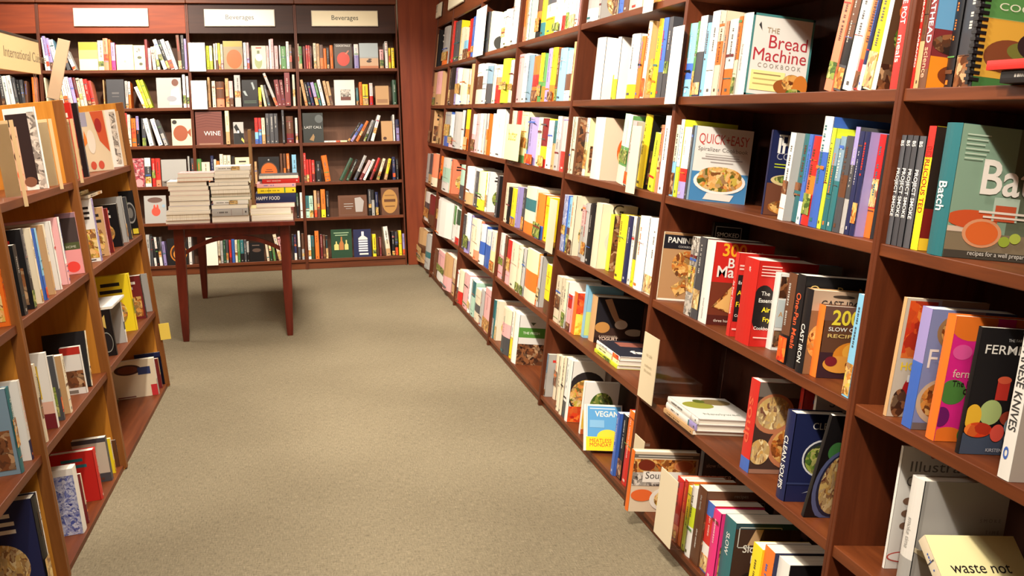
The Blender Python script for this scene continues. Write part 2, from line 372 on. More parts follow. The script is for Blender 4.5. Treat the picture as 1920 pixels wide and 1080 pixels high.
# ---------------------------------------------------------------- shelf dividers: a card facing the aisle with a clear acrylic sheet behind
def divider(fr, h_shelf, x0, x1, y0, y1, col, label, text=None, tcol=(120, 110, 90), sheet=0.16, n=-0.020):
    ym = (y0 + y1) / 2
    s0, hm = fr.hit(x0, ym, n); s1 = fr.s_at(x1, n, hm); xm = (x0 + x1) / 2
    h1 = fr.hit(xm, y0, n)[1]; h0 = fr.hit(xm, y1, n)[1]; w = s1 - s0; h = h1 - h0
    r = empty('shelf_divider', fr.mat(s0, n, h0), label, 'shelf divider', 'sign cards on clear shelf dividers')
    c = MB(); c.box((0, -0.002, 0), (w, 0.001, h), col)
    for k, (t, v, tw) in enumerate(text or ()):
        put_text(c, t, lambda a, b, v=v: (w / 2 + a, -0.0026, h * v + b), tcol, width=w * tw, align='c')
    c.build('sign_card', r, None, 0.0006)
    a = MB()
    if sheet:
        hb = max(h_shelf - h0 + 0.003, 0.0); a.box((w - 0.002, 0.0012, hb), (w, sheet, h)); a.slots = ['clear_acrylic']; a.build('acrylic_sheet', r)
    else:                                                                    # clipped to the shelf edge
        a.box((w * 0.44, 0.0012, h_shelf - h0 - 0.013), (w * 0.56, -n - 0.0046, h_shelf - h0 - 0.004)); a.slots = ['clear_acrylic']; a.build('clip', r)
    return r
for z, x0, x1, y0, y1, c, lb in ((ZRl[0], 891, 909.5, 16, 104, (240, 236, 228), 'tall white divider card on the top shelf, fifth bay of right wall'),
        (ZRl[0], 1210, 1228, -50, 22, (240, 234, 222), 'white divider card hanging below the top shelf, third bay of right wall'),
        (ZRl[1], 1255, 1275, 51, 195, (236, 226, 214), 'white divider card hanging below the second shelf beside the post'),
        (ZRl[2], 1180, 1196, 236, 364, (232, 214, 182), 'cream divider card hanging beside the bright yellow book'),
        (ZRl[3], 1027, 1040, 372, 476, (214, 198, 168), 'beige divider card hanging from the fourth shelf by the post')):
    divider(RIGHT, RIGHT.h_of_z(z), x0, x1, y0, y1, c, lb, sheet=0)
divider(RIGHT, RIGHT.h_of_z(ZRl[2]), 948, 974, 233, 301, (242, 236, 180), 'pale yellow divider card with gold lettering on the third shelf', [('butter', .55, .6)], (200, 170, 50), sheet=0)
divider(RIGHT, RIGHT.h_of_z(ZRl[4]), 1202, 1228, 624, 756, (214, 198, 166), 'cream sign card with large clear acrylic sheet beside the empty shelf', [('on sale', .66, .4), ('cookbooks', .5, .5), ('this month', .42, .5)], (180, 164, 132), sheet=0.24)
divider(RIGHT, RIGHT.h_of_z(ZRl[5]), 1186, 1203, 815, 905, (206, 190, 158), 'cream sign card mostly hidden behind the Soups cookbook', sheet=0.019, n=-0.012)
divider(RIGHT, RIGHT.h_of_z(ZRl[5]), 1232, 1262, 880, 1020, (222, 208, 178), 'cream sign card standing in front of the Soups cookbook', sheet=0.05, n=-0.045)
for z, x0, x1, y0, y1, lb in ((1.763, 354, 385, 80, 134, 'white divider card on the top shelf under the middle Beverages sign'), (1.440, 359, 388, 151, 205, 'white divider card on the second shelf under the middle Beverages sign'),
                              (0.089, 378, 408, 446, 498, 'cream divider card on the bottom back shelf beyond the table legs')):
    divider(REAR, REAR.h_of_z(z), x0, x1, y0, y1, (244, 238, 222), lb, sheet=0)
def left_card(x0, x1, y0, y1, lb, col=(206, 178, 134)):
    n = -0.014; s, hm = LEFT.hit(x1, (y0 + y1) / 2, n); h1 = LEFT.hit(x1, y0, n)[1]; h0 = LEFT.hit(x1, y1, n)[1]
    d = LEFT.n_at(x0, s, hm) - n; hb = max(LEFT.h_of_z(1.146) - h0 + 0.004, 0)
    r = empty('shelf_divider', LEFT.mat(s, n, h0), lb, 'shelf divider', 'sign cards on clear shelf dividers')
    c = MB(); c.box((0, 0.0, 0), (0.003, 0.012, h1 - h0), col); c.box((0, 0.0155, hb), (0.003, d, h1 - h0), col); c.build('sign_card', r, None, 0.0006)
    a = MB(); a.box((-0.0015, 0.0155, hb), (-0.0003, min(d + 0.03, 0.27), h1 - h0 - 0.01)); a.slots = ['clear_acrylic']; a.build('acrylic_sheet', r)
left_card(0, 39, 224, 392, 'large tan sign card at the near end of the low case')
left_card(76, 108, 222, 358, 'tan sign card beside the black and orange patterned book')
left_card(110, 147, 222, 346, 'tan sign card in front of the red book on the low case')

# hanging category sign above the low case, and the plank-like sign seen on edge
Xs = -1.10
def on_x(px, py, X):
    r = ray(px, py); return EYE + r * (X / r.x)
def on_y(px, py, Y):
    r = ray(px, py); return EYE + r * (Y / r.y)
def on_z(px, py, Z):
    r = ray(px, py); return EYE + r * ((Z - EYE.z) / r.z)
Y1 = 5.157; Y0 = 4.15; zb = 1.580; zt = 1.722
r = empty('category_sign', Matrix(((0, -1, 0, Xs), (1, 0, 0, Y0), (0, 0, 1, zb), (0, 0, 0, 1))), 'tan International sign board standing above the low case', 'sign', None)
L_ = Y1 - Y0; m = MB(); m.box((0, -0.008, 0), (L_, 0.008, zt - zb), (214, 190, 140))
yt0 = on_x(4, 110, Xs).y - Y0
put_text(m, 'International Cuisine', lambda a, b: (yt0 + a, -0.0086, 0.052 + b), (130, 116, 90), width=0.74, size=0.042)
m.build('sign_board', r, None, 0.001)
m = MB(); m.box((0, -0.010, zt - zb + 0.0003), (L_, 0.010, zt - zb + 0.010), (50, 40, 32)); m.build('top_rail', r, None, 0.001)
for a in (0.12, L_ - 0.10):
    m = MB(); m.box((a, -0.004, 1.4535 - zb), (a + 0.02, 0.004, -0.0003)); m.slots = ['clear_acrylic']; m.build('support', r)
p0 = on_y(98, 180, 4.72); p1 = on_y(118, 74, 4.72); v = p1 - p0; L_ = v.length; ex = Vector((v.z, 0, -v.x)).normalized()
r = empty('sign_plank', Matrix(((ex.x, 0, v.x / L_, p0.x), (0, 1, 0, p0.y), (ex.z, 0, v.z / L_, 1.4555), (0, 0, 0, 1))), 'narrow tan plank leaning on top of the low case', 'sign', None)
m = MB(); m.box((-0.024, -0.006, 0.0085), (0.024, 0.006, L_ + 0.02), (206, 180, 150)); m.build('board', r, None, 0.0015)
m = MB(); m.box((-0.026, -0.02, 0.0065), (0.028, 0.02, 0.0084)); m.slots = ['clear_acrylic']; m.build('foot', r)

# ---------------------------------------------------------------- the table
TZ = 0.735; tx0, tx1, ty0, ty1 = -0.735, 0.012, 6.44, 8.14
r = empty('display_table', Matrix.Translation((0, 0, 0)), 'dark cherry display table with arched rails carrying book stacks', 'table')
m = MB(); m.box((tx0, ty0, TZ - 0.030), (tx1, ty1, TZ), (100, 40, 30), 'table_wood'); m.build('tabletop', r, None, 0.004)
lx0, lx1, lyf, lyb = -0.682, -0.052, 6.53, 8.05
for a, b in (((lx0, lyf - 0.014), (lx1, lyf + 0.006)), ((lx0, lyb - 0.01), (lx1, lyb + 0.01))):
    m = MB(); m.box((a[0] + 0.035, a[1], TZ - 0.085), (b[0] - 0.035, b[1], TZ - 0.0305), (100, 40, 30), 'table_wood'); m.build('apron', r, None, 0.001)
for x in (lx0, lx1):
    m = MB(); m.box((x - 0.01, lyf + 0.036, TZ - 0.085), (x + 0.01, lyb - 0.036, TZ - 0.0305), (100, 40, 30), 'table_wood'); m.build('apron', r, None, 0.001)
for x in (lx0, lx1):
    for y in (lyf, lyb):
        m = MB(); prof = [(0.0, 0.017), (0.05, 0.021), (0.30, 0.028), (0.50, 0.030), (TZ - 0.031, 0.029)]
        for (za, ra), (zb_, rb) in zip(prof, prof[1:]):
            i = len(m.v); m.v += [(x + sx * ra, y + sy * ra, za) for sx, sy in ((-1, -1), (1, -1), (1, 1), (-1, 1))] + [(x + sx * rb, y + sy * rb, zb_) for sx, sy in ((-1, -1), (1, -1), (1, 1), (-1, 1))]
            s = m.slot('table_wood')
            for q in ((0, 1, 5, 4), (1, 2, 6, 5), (2, 3, 7, 6), (3, 0, 4, 7)): m.f.append(tuple(i + k for k in q)); m.c.append(lin((100, 40, 30))); m.m.append(s)
            if za == 0.0: m.f.append((i + 3, i + 2, i + 1, i)); m.c.append(lin((100, 40, 30))); m.m.append(s)
        m.build('leg', r, None, 0.003)
def arch(p, q, z0, z1, th=0.022, hh=0.026):
    m = MB(); N = 18; P = Vector(p); Q = Vector(q); d = (Q - P).normalized(); nrm = Vector((-d.y, d.x, 0)); i0 = len(m.v)
    for k in range(N + 1):
        f = k / N; c = P.lerp(Q, f); z = z0 + (z1 - z0) * (1 - (2 * f - 1) ** 2)
        for a, b in ((-1, -1), (1, -1), (1, 1), (-1, 1)): m.v.append((c.x + nrm.x * th / 2 * a, c.y + nrm.y * th / 2 * a, z + hh / 2 * b))
    s = m.slot('table_wood')
    for k in range(N):
        a = i0 + 4 * k
        for j in range(4): m.f.append((a + j, a + (j + 1) % 4, a + 4 + (j + 1) % 4, a + 4 + j)); m.c.append(lin((100, 40, 30))); m.m.append(s)
    return m.build('arched_rail', r)
arch((lx0 + 0.033, lyf, 0), (lx1 - 0.033, lyf, 0), 0.555, 0.640); arch((lx0 + 0.033, lyb, 0), (lx1 - 0.033, lyb, 0), 0.555, 0.640)
arch((lx0, lyf + 0.033, 0), (lx0, lyb - 0.033, 0), 0.555, 0.640); arch((lx1, lyf + 0.033, 0), (lx1, lyb - 0.033, 0), 0.555, 0.640)
# slim tan upright of the table sign, seen on edge
p0 = on_y(474, 352, 6.95); p1 = on_y(473, 243, 6.95)
r = empty('table_sign', Matrix.Translation((p0.x, 6.95, TZ)), 'slim tan sign upright seen on edge behind the table stacks', 'sign')
m = MB(); m.box((-0.010, -0.07, 0.004), (0.008, 0.07, p1.z - TZ), (150, 112, 70)); m.build('board', r, None, 0.001)
m = MB(); m.box((-0.03, -0.08, 0.0005), (0.03, 0.08, 0.0038)); m.slots = ['clear_acrylic']; m.build('foot', r)
# ---------------------------------------------------------------- books: shapes
def contrast(c):
    return (36, 30, 30) if (c[0] * .3 + c[1] * .59 + c[2] * .11) > 120 else (232, 226, 214)
def pcol(c):
    return PAL[c] if isinstance(c, str) else c
def ellipse(cu, cv, ru, rv, n=26):
    return [(cu + ru * math.cos(2 * math.pi * k / n), cv + rv * math.sin(2 * math.pi * k / n)) for k in range(n)]
def draw(mb, els, plane, wd, ht, clip=True):
    """printed design: els in cover units (u across, v up); plane(u, v, layer) -> point"""
    for k, e in enumerate(els):
        ly = k + 1
        if e[0] == 't':
            _, u, v, w, c, s = e[:6]; al = e[6] if len(e) > 6 else 'l'; bold = e[7] if len(e) > 7 else 0.0; sz = e[8] if len(e) > 8 else None
            put_text(mb, s, lambda a, b, u=u, v=v, ly=ly: plane(u + a / wd, v + b / ht, ly), pcol(c), width=w * wd, size=(sz * ht if sz else None), align=al, bold=bold)
            continue
        if e[0] == 'f':
            _, u0, v0, u1, v1, c, th = e; tv = th * wd / ht
            for q in ((u0, v0, u1, v0 + tv), (u0, v1 - tv, u1, v1), (u0, v0, u0 + th, v1), (u1 - th, v0, u1, v1)):
                mb.poly([plane(q[0], q[1], ly), plane(q[2], q[1], ly), plane(q[2], q[3], ly), plane(q[0], q[3], ly)], pcol(c))
            continue
        if e[0] == 'r': pts = [(e[1], e[2]), (e[3], e[2]), (e[3], e[4]), (e[1], e[4])]; c = e[5]
        elif e[0] == 'e': pts = ellipse(e[1], e[2], e[3], e[4]); c = e[5]
        else: pts = e[1]; c = e[2]
        if clip: pts = [(min(max(a, 0.003), 0.997), min(max(b, 0.002), 0.998)) for a, b in pts]
        P = [plane(a, b, ly) for a, b in pts]
        if isinstance(c, str) and len(c) > 1: mb.poly(P, (128, 128, 128), c)
        else: mb.poly(P, pcol(c))
def bars(rng, u0, u1, v0, v1, col, n):
    """lines of print too small to read"""
    out = []; dv = (v1 - v0) / n
    for i in range(n):
        w = (u1 - u0) * rng.uniform(0.55, 1.0); m = (u0 + u1) / 2
        out.append(('r', m - w / 2, v1 - (i + 0.75) * dv, m + w / 2, v1 - (i + 0.25) * dv, col))
    return out
def plain_design(rng, base):
    c = contrast(base); k = rng.random()
    els = bars(rng, 0.15, 0.85, 0.66, 0.9, c if k < .7 else PAL[rng.choice('ROTB')], rng.choice((2, 3)))
    if k < 0.45: els.append(('e', 0.5, 0.34, 0.34, 0.24, rng.choice(('food_salad', 'food_warm', 'food_green', 'food_noodle'))))
    elif k < 0.75: els.append(('r', 0.06, 0.06, 0.94, 0.52, rng.choice(('food_warm', 'food_dark', 'food_salad', 'food_green'))))
    els += bars(rng, 0.3, 0.7, 0.015, 0.045, c, 1)
    return els
def book_shape(t, d, h, spine, cover, back, hard, design, mirror, seed, spine_text=None, spine_mat=None, marks=True, comb=False):
    """local axes: x across the thickness, y from the spine to the fore-edge, z up; front board at x = t"""
    rng = random.Random(seed); cv = MB(); pg = MB()
    bt = min(0.0024 if hard else 0.0009, t * 0.2); ov = 0.003 if hard else 0.0006
    bulge = (0.10 if hard else 0.03) * t
    cv.box((0, 0, 0), (bt, d, h), back); cv.box((t - bt, 0, 0), (t, d, h), cover)
    arc = [(t * k / 5, -bulge * math.sin(math.pi * k / 5)) for k in range(6)]
    n = len(spine); wt = [rng.uniform(0.5, 1.4) * (1.5 if i == 0 else 1.0) for i in range(n)]; cut = [0.0]
    if n > 3: wt = [1.0] * n
    for v_ in wt: cut.append(cut[-1] + v_ / sum(wt))
    for i, c in enumerate(spine):
        z1 = h * (1 - cut[i]); z0 = h * (1 - cut[i + 1])
        cv.prism(arc + [(t, bt), (0, bt)], z0, z1, c, spine_mat or 'printed_board')
    y0 = -bulge - 0.0005
    if spine_text:
        for (v0, v1, c, s) in spine_text:
            w = (v0 - v1) * h; vs, fs, a0, a1 = glyphs(s, 0.012); sz = min(0.62 * t, 0.7 * w / (a1 - a0) * 1.3)
            put_text(cv, s, lambda a, b: (t / 2 - sz / 2 + b, y0, v0 * h - a), pcol(c), width=w, size=sz, bold=0.012)
    elif marks and t > 0.006:
        bc = spine[min(1, n - 1)] if n > 1 else spine[0]; c = contrast(bc); c = tuple(0.72 * u + 0.28 * v for u, v in zip(c, bc))
        if rng.random() < .3: c = PAL[rng.choice('ROTBU')]
        z = h * rng.uniform(0.80, 0.93); end = h * rng.uniform(0.38, 0.62); wd = min(t * rng.uniform(0.16, 0.32), 0.009); xm = t * rng.uniform(0.42, 0.58)
        while z > end:
            l = rng.uniform(0.002, 0.0055)
            if rng.random() < 0.84: cv.poly([(xm - wd / 2, y0, z - l), (xm + wd / 2, y0, z - l), (xm + wd / 2, y0, z), (xm - wd / 2, y0, z)], c)
            z -= l + rng.uniform(0.0012, 0.0026)
        for _ in range(rng.choice((0, 1, 1, 2))):                    # hairlines and small emblems
            zl = h * rng.uniform(0.08, 0.97); hl = rng.choice((0.0015, 0.003, 0.008)); cl = PAL[rng.choice('ROTBUGKXA')]
            cv.poly([(t * .06, y0 + 0.0001, zl), (t * .94, y0 + 0.0001, zl), (t * .94, y0 + 0.0001, min(zl + hl, h)), (t * .06, y0 + 0.0001, min(zl + hl, h))], cl)
        if rng.random() < 0.42:                                      # a strip of the cover photograph wraps over the spine
            za = h * rng.choice((0.02, 0.02, 0.12, 0.3)); zb = za + h * rng.uniform(0.14, 0.34); fm = rng.choice(('food_salad', 'food_warm', 'food_dark', 'food_green', 'food_red', 'food_noodle'))
            xa = t * 0.02; cv.poly([(xa, y0 + 0.0002, za), (t * 0.985, y0 + 0.0002, za), (t * 0.985, y0 + 0.0002, zb), (xa, y0 + 0.0002, zb)], c, fm)
        else:
            zz = h * 0.05
            cv.poly([(xm - t * .14, y0, zz), (xm + t * .14, y0, zz), (xm + t * .14, y0, zz + min(t * .4, .009)), (xm - t * .14, y0, zz + min(t * .4, .009))], c)
    if comb:                                                         # plastic comb binding
        k = 0.012
        while k < h - 0.012:
            cv.box((-0.003, -0.010, k), (t + 0.003, 0.012, k + 0.006), (26, 24, 26)); k += 0.0125
        cv.box((0.001, -0.009, 0.004), (t - 0.001, -0.004, h - 0.004), (30, 28, 30))
    if design:
        if mirror: draw(cv, design, lambda u, v, l: (-0.00022 * l, d * (1 - u), v * h), d, h)
        else: draw(cv, design, lambda u, v, l: (t + 0.00022 * l, u * d, v * h), d, h)
    pg.box((bt, bt + 0.0003, ov), (t - bt, d - ov, h - ov), PAL['C'], 'page_edges')
    return cv, pg

BOOKS = []           # every book, gathered first, then the largest in view become objects of their own
def parse_row(txt):
    out = []
    for it in txt.split(';'):
        w = it.split()
        if len(w) < 4: continue
        o = {}
        for k in w[4:]:
            if '=' in k: a, b = k.split('=', 1); o[a] = b
            else: o[k] = True
        out.append((float(w[0]), float(w[1]), float(w[2]), w[3], o))
    return out
def shelf_row(fr, kind, hs, txt, where, group, base=0.010, hmax=0.292, lo=-99, hi=99):
    """kind 'right' | 'left' | 'rear'"""
    rows = []; prev = None
    for idx, (x0, x1, yt, code, o) in enumerate(parse_row(txt)):
        rng = random.Random(zlib.crc32(('%s%d' % (where, idx)).encode()))
        F = 'F' in o; e = float(o['e']) if 'e' in o else base + rng.uniform(0, 0.004)
        xm = (x0 + x1) / 2; hh = 0.24; l = float(o.get('l', 0))
        def solve(e):
            h_ = 0.24
            for _ in range(3):
                zr = 0.12 if l else h_ / 2
                a = fr.s_at(x0, e, hs + zr); b = fr.s_at(x1, e, hs + zr)
                h_ = min(max(fr.hit(xm + l / 2, yt, e)[1] - hs, 0.10), o.get('hm') and float(o['hm']) or hmax)
            return a, b, h_
        s0, s1, h = solve(e)
        if kind == 'left':
            t = float(o.get('t', 0.024)); s0 = s1 - t
            if prev and s0 < prev['s1'] + 0.0006:
                s0 = prev['s1'] + 0.0006
                if s1 - s0 < 0.008: s1 = s0 + 0.008
        elif not F:
            if kind == 'right' and prev and 'e' not in o and x0 - prev['x1'] > 1.2 and 'gap' not in o:
                n = fr.n_at(x0, prev['s1'], hs + h / 2)
                if e < n <= 0.075: e = n; s0, s1, h = solve(e)
            if prev and not prev['F'] and not prev['deep'] and 'e' not in o:
                if s0 < prev['s1'] + 0.0006:
                    if s0 - prev['s0'] > 0.008: prev['s1'] = s0 - 0.0006
                    else: dlt = prev['s1'] + 0.0006 - s0; s0 += dlt; s1 = max(s1, s0 + 0.008)
                elif kind == 'right' and prev['e'] > e + 0.003: prev['s1'] = min(s0 - 0.0006, prev['s0'] + 0.05)
        if not F:
            if s0 < lo: s0 = lo; s1 = max(s1, lo + 0.008)
            if s1 > hi: s1 = hi; s0 = min(s0, hi - 0.008)
        else:
            s0 = max(s0, lo); s1 = min(s1, hi)
        lim = 0.275 - e
        if F:
            b = dict(F=True, w=s1 - s0, t=float(o.get('t', 0.016)))
        else:
            d = float(o['d']) if 'd' in o else min(max(h * 0.78, 0.12), 0.205) * rng.uniform(0.94, 1.0)
            if 'q' in o:
                sq = s0 if kind == 'left' else s1
                d = fr.n_at(float(o['q']), sq, hs + h / 2) - e
                if kind == 'right' and 'hd' not in o: d = max(d, 0.15)
            b = dict(F=False, d=max(0.06, min(d, lim)))
        dS = fr.s_at(xm + l, e, hs + h) - fr.s_at(xm, e, hs + h) if l else 0.0
        th_ = math.atan2(dS, h); sh = 0.5 * h * abs(math.tan(th_)) + 0.004
        if th_ > 0.01 and s1 + sh > hi: k_ = s1 + sh - hi; s0 -= k_; s1 -= k_
        if th_ < -0.01 and s0 - sh < lo: k_ = lo + sh - s0; s0 += k_; s1 += k_
        b.update(s0=s0, s1=s1, x0=x0, x1=x1, yt=yt, h=h, e=e, th=math.atan2(dS, h), code=code, o=o, where=where, group=group, idx=idx, deep='e' in o and float(o['e']) > 0.03,
                 fr=fr, hs=hs, kind=kind, seed=rng.random())
        rows.append(b); prev = b
    n = len(rows)
    for i, b in enumerate(rows):
        yb = fr.px((b['s0'] + b['s1']) / 2, b['e'], hs)[1]
        r = rows[i + 1]['x0'] if (i + 1 < n and kind == 'right') else b['x1']
        r = max(b['x1'], min(r, b['x1'] + 40)); 
        if 'q' in b['o']: r = max(r, float(b['o']['q'])) if kind == 'right' else r
        b['area'] = max(1.0, (r - b['x0'])) * max(4.0, yb - b['yt']) * (1.6 if 'k' in b['o'] else 1.0)
        b['n'] = i + 1; b['of'] = n
        BOOKS.append(b)
def scale_u(els, k):
    if k == 1.0 or not els: return els
    out = []
    for e in els:
        e = list(e)
        if e[0] == 't': e[1] *= k; e[3] *= k
        elif e[0] in 'rf': e[1] *= k; e[3] *= k
        elif e[0] == 'e': e[1] *= k; e[3] *= k
        else: e[1] = [(a * k, b) for a, b in e[1]]
        out.append(tuple(e))
    return out
def shape_of(b):
    o = b['o']; rng = random.Random(b['seed']); cs = [PAL[c] for c in b['code'].split('/')]
    jit = rng.uniform(-7, 7); cs = [tuple(min(255, max(0, v + jit)) for v in c) for c in cs]
    cov = PAL[o['c']] if 'c' in o else cs[len(cs) // 2]
    D = COVERS.get(o.get('k')); F = b['F']
    t = b['t'] if F else max(0.006, (b['s1'] - b['s0']) * (math.cos(b['th']) if abs(b['th']) > .02 else 1.0))
    d = b['w'] if F else b['d']; h = b['h'] / math.cos(b['th'])
    hard = ('hc' in o) if ('hc' in o or 'pb' in o) else (rng.random() < 0.45 and t > 0.014)
    us = float(o.get('us', 1.0))
    design = scale_u(D['d'], us) if D else (plain_design(rng, cov) if (F or b['area'] > 700 or 'q' in o) else None)
    st = D.get('s') if D else None
    sm = o.get('sm')
    cv, pg = book_shape(t, d, h, cs, cov, cov, hard, design, b['kind'] == 'left', b['seed'], st, sm, not D, 'comb' in o)
    fr = b['fr']; th = b['th']
    if F:
        M = fr.mat(b['s0'], b['e'] + t, b['hs'] + 0.0005) @ Matrix.Rotation(-math.pi / 2, 4, 'Z')
        # turned so that the front board faces the aisle
        M = fr.mat(b['s0'], b['e'] + t, b['hs'] + 0.0005) @ Matrix(((0, 1, 0, 0), (-1, 0, 0, 0), (0, 0, 1, 0), (0, 0, 0, 1)))
    else:
        s = b['s0'] - 0.12 * math.tan(th) if th else b['s0']
        up = t * math.sin(th) if th > 0 else 0.0
        M = fr.mat(s, b['e'], b['hs'] + up + 0.0005) @ Matrix.Rotation(th, 4, 'Y')
    return cv, pg, M
ORD = ['', 'first', 'second', 'third', 'fourth', 'fifth', 'sixth', 'seventh', 'eighth', 'ninth', 'tenth', 'eleventh', 'twelfth', 'thirteenth', 'fourteenth', 'fifteenth', 'sixteenth',
       'seventeenth', 'eighteenth', 'nineteenth', 'twentieth', '21st', '22nd', '23rd', '24th', '25th', '26th']
def label_of(b):
    o = b['o']; D = COVERS.get(o.get('k'))
    cs = []
    for c in b['code'].split('/'):
        nm = PAL_NAME[c]
        if nm not in cs: cs.append(nm)
    if D and 'n' in D: return D['n']
    t = b['s1'] - b['s0']
    look = ' and '.join(cs[:2])
    if b['F']: look += ' face-out book'
    else: look = ('slim ' if t < 0.016 else 'thick ' if t > 0.036 else '') + look + (' leaning' if abs(b['th']) > 0.1 else '') + ' book'
    s = '%s, %s from left, %s' % (look, ORD[b['n']], b['where'])
    return s if len(s.split()) <= 16 else s.replace('thick ', '').replace('slim ', '')
def make_books(limit):
    BOOKS.sort(key=lambda b: -b['area'])
    far = MB()
    for i, b in enumerate(BOOKS):
        cv, pg, M = b['shape']() if 'shape' in b else shape_of(b)
        if i < limit:
            r = empty('book', M, b['label'] if 'label' in b else label_of(b), 'book', b['group'])
            cv.build('cover', r); pg.build('page_block', r)
        else:
            far.merge(cv, M); far.merge(pg, M)
    if far.v:
        o = far.build('small_books')
        tag(o, 'remaining small spines of books crowded along the far shelves', 'books', None, 'stuff')
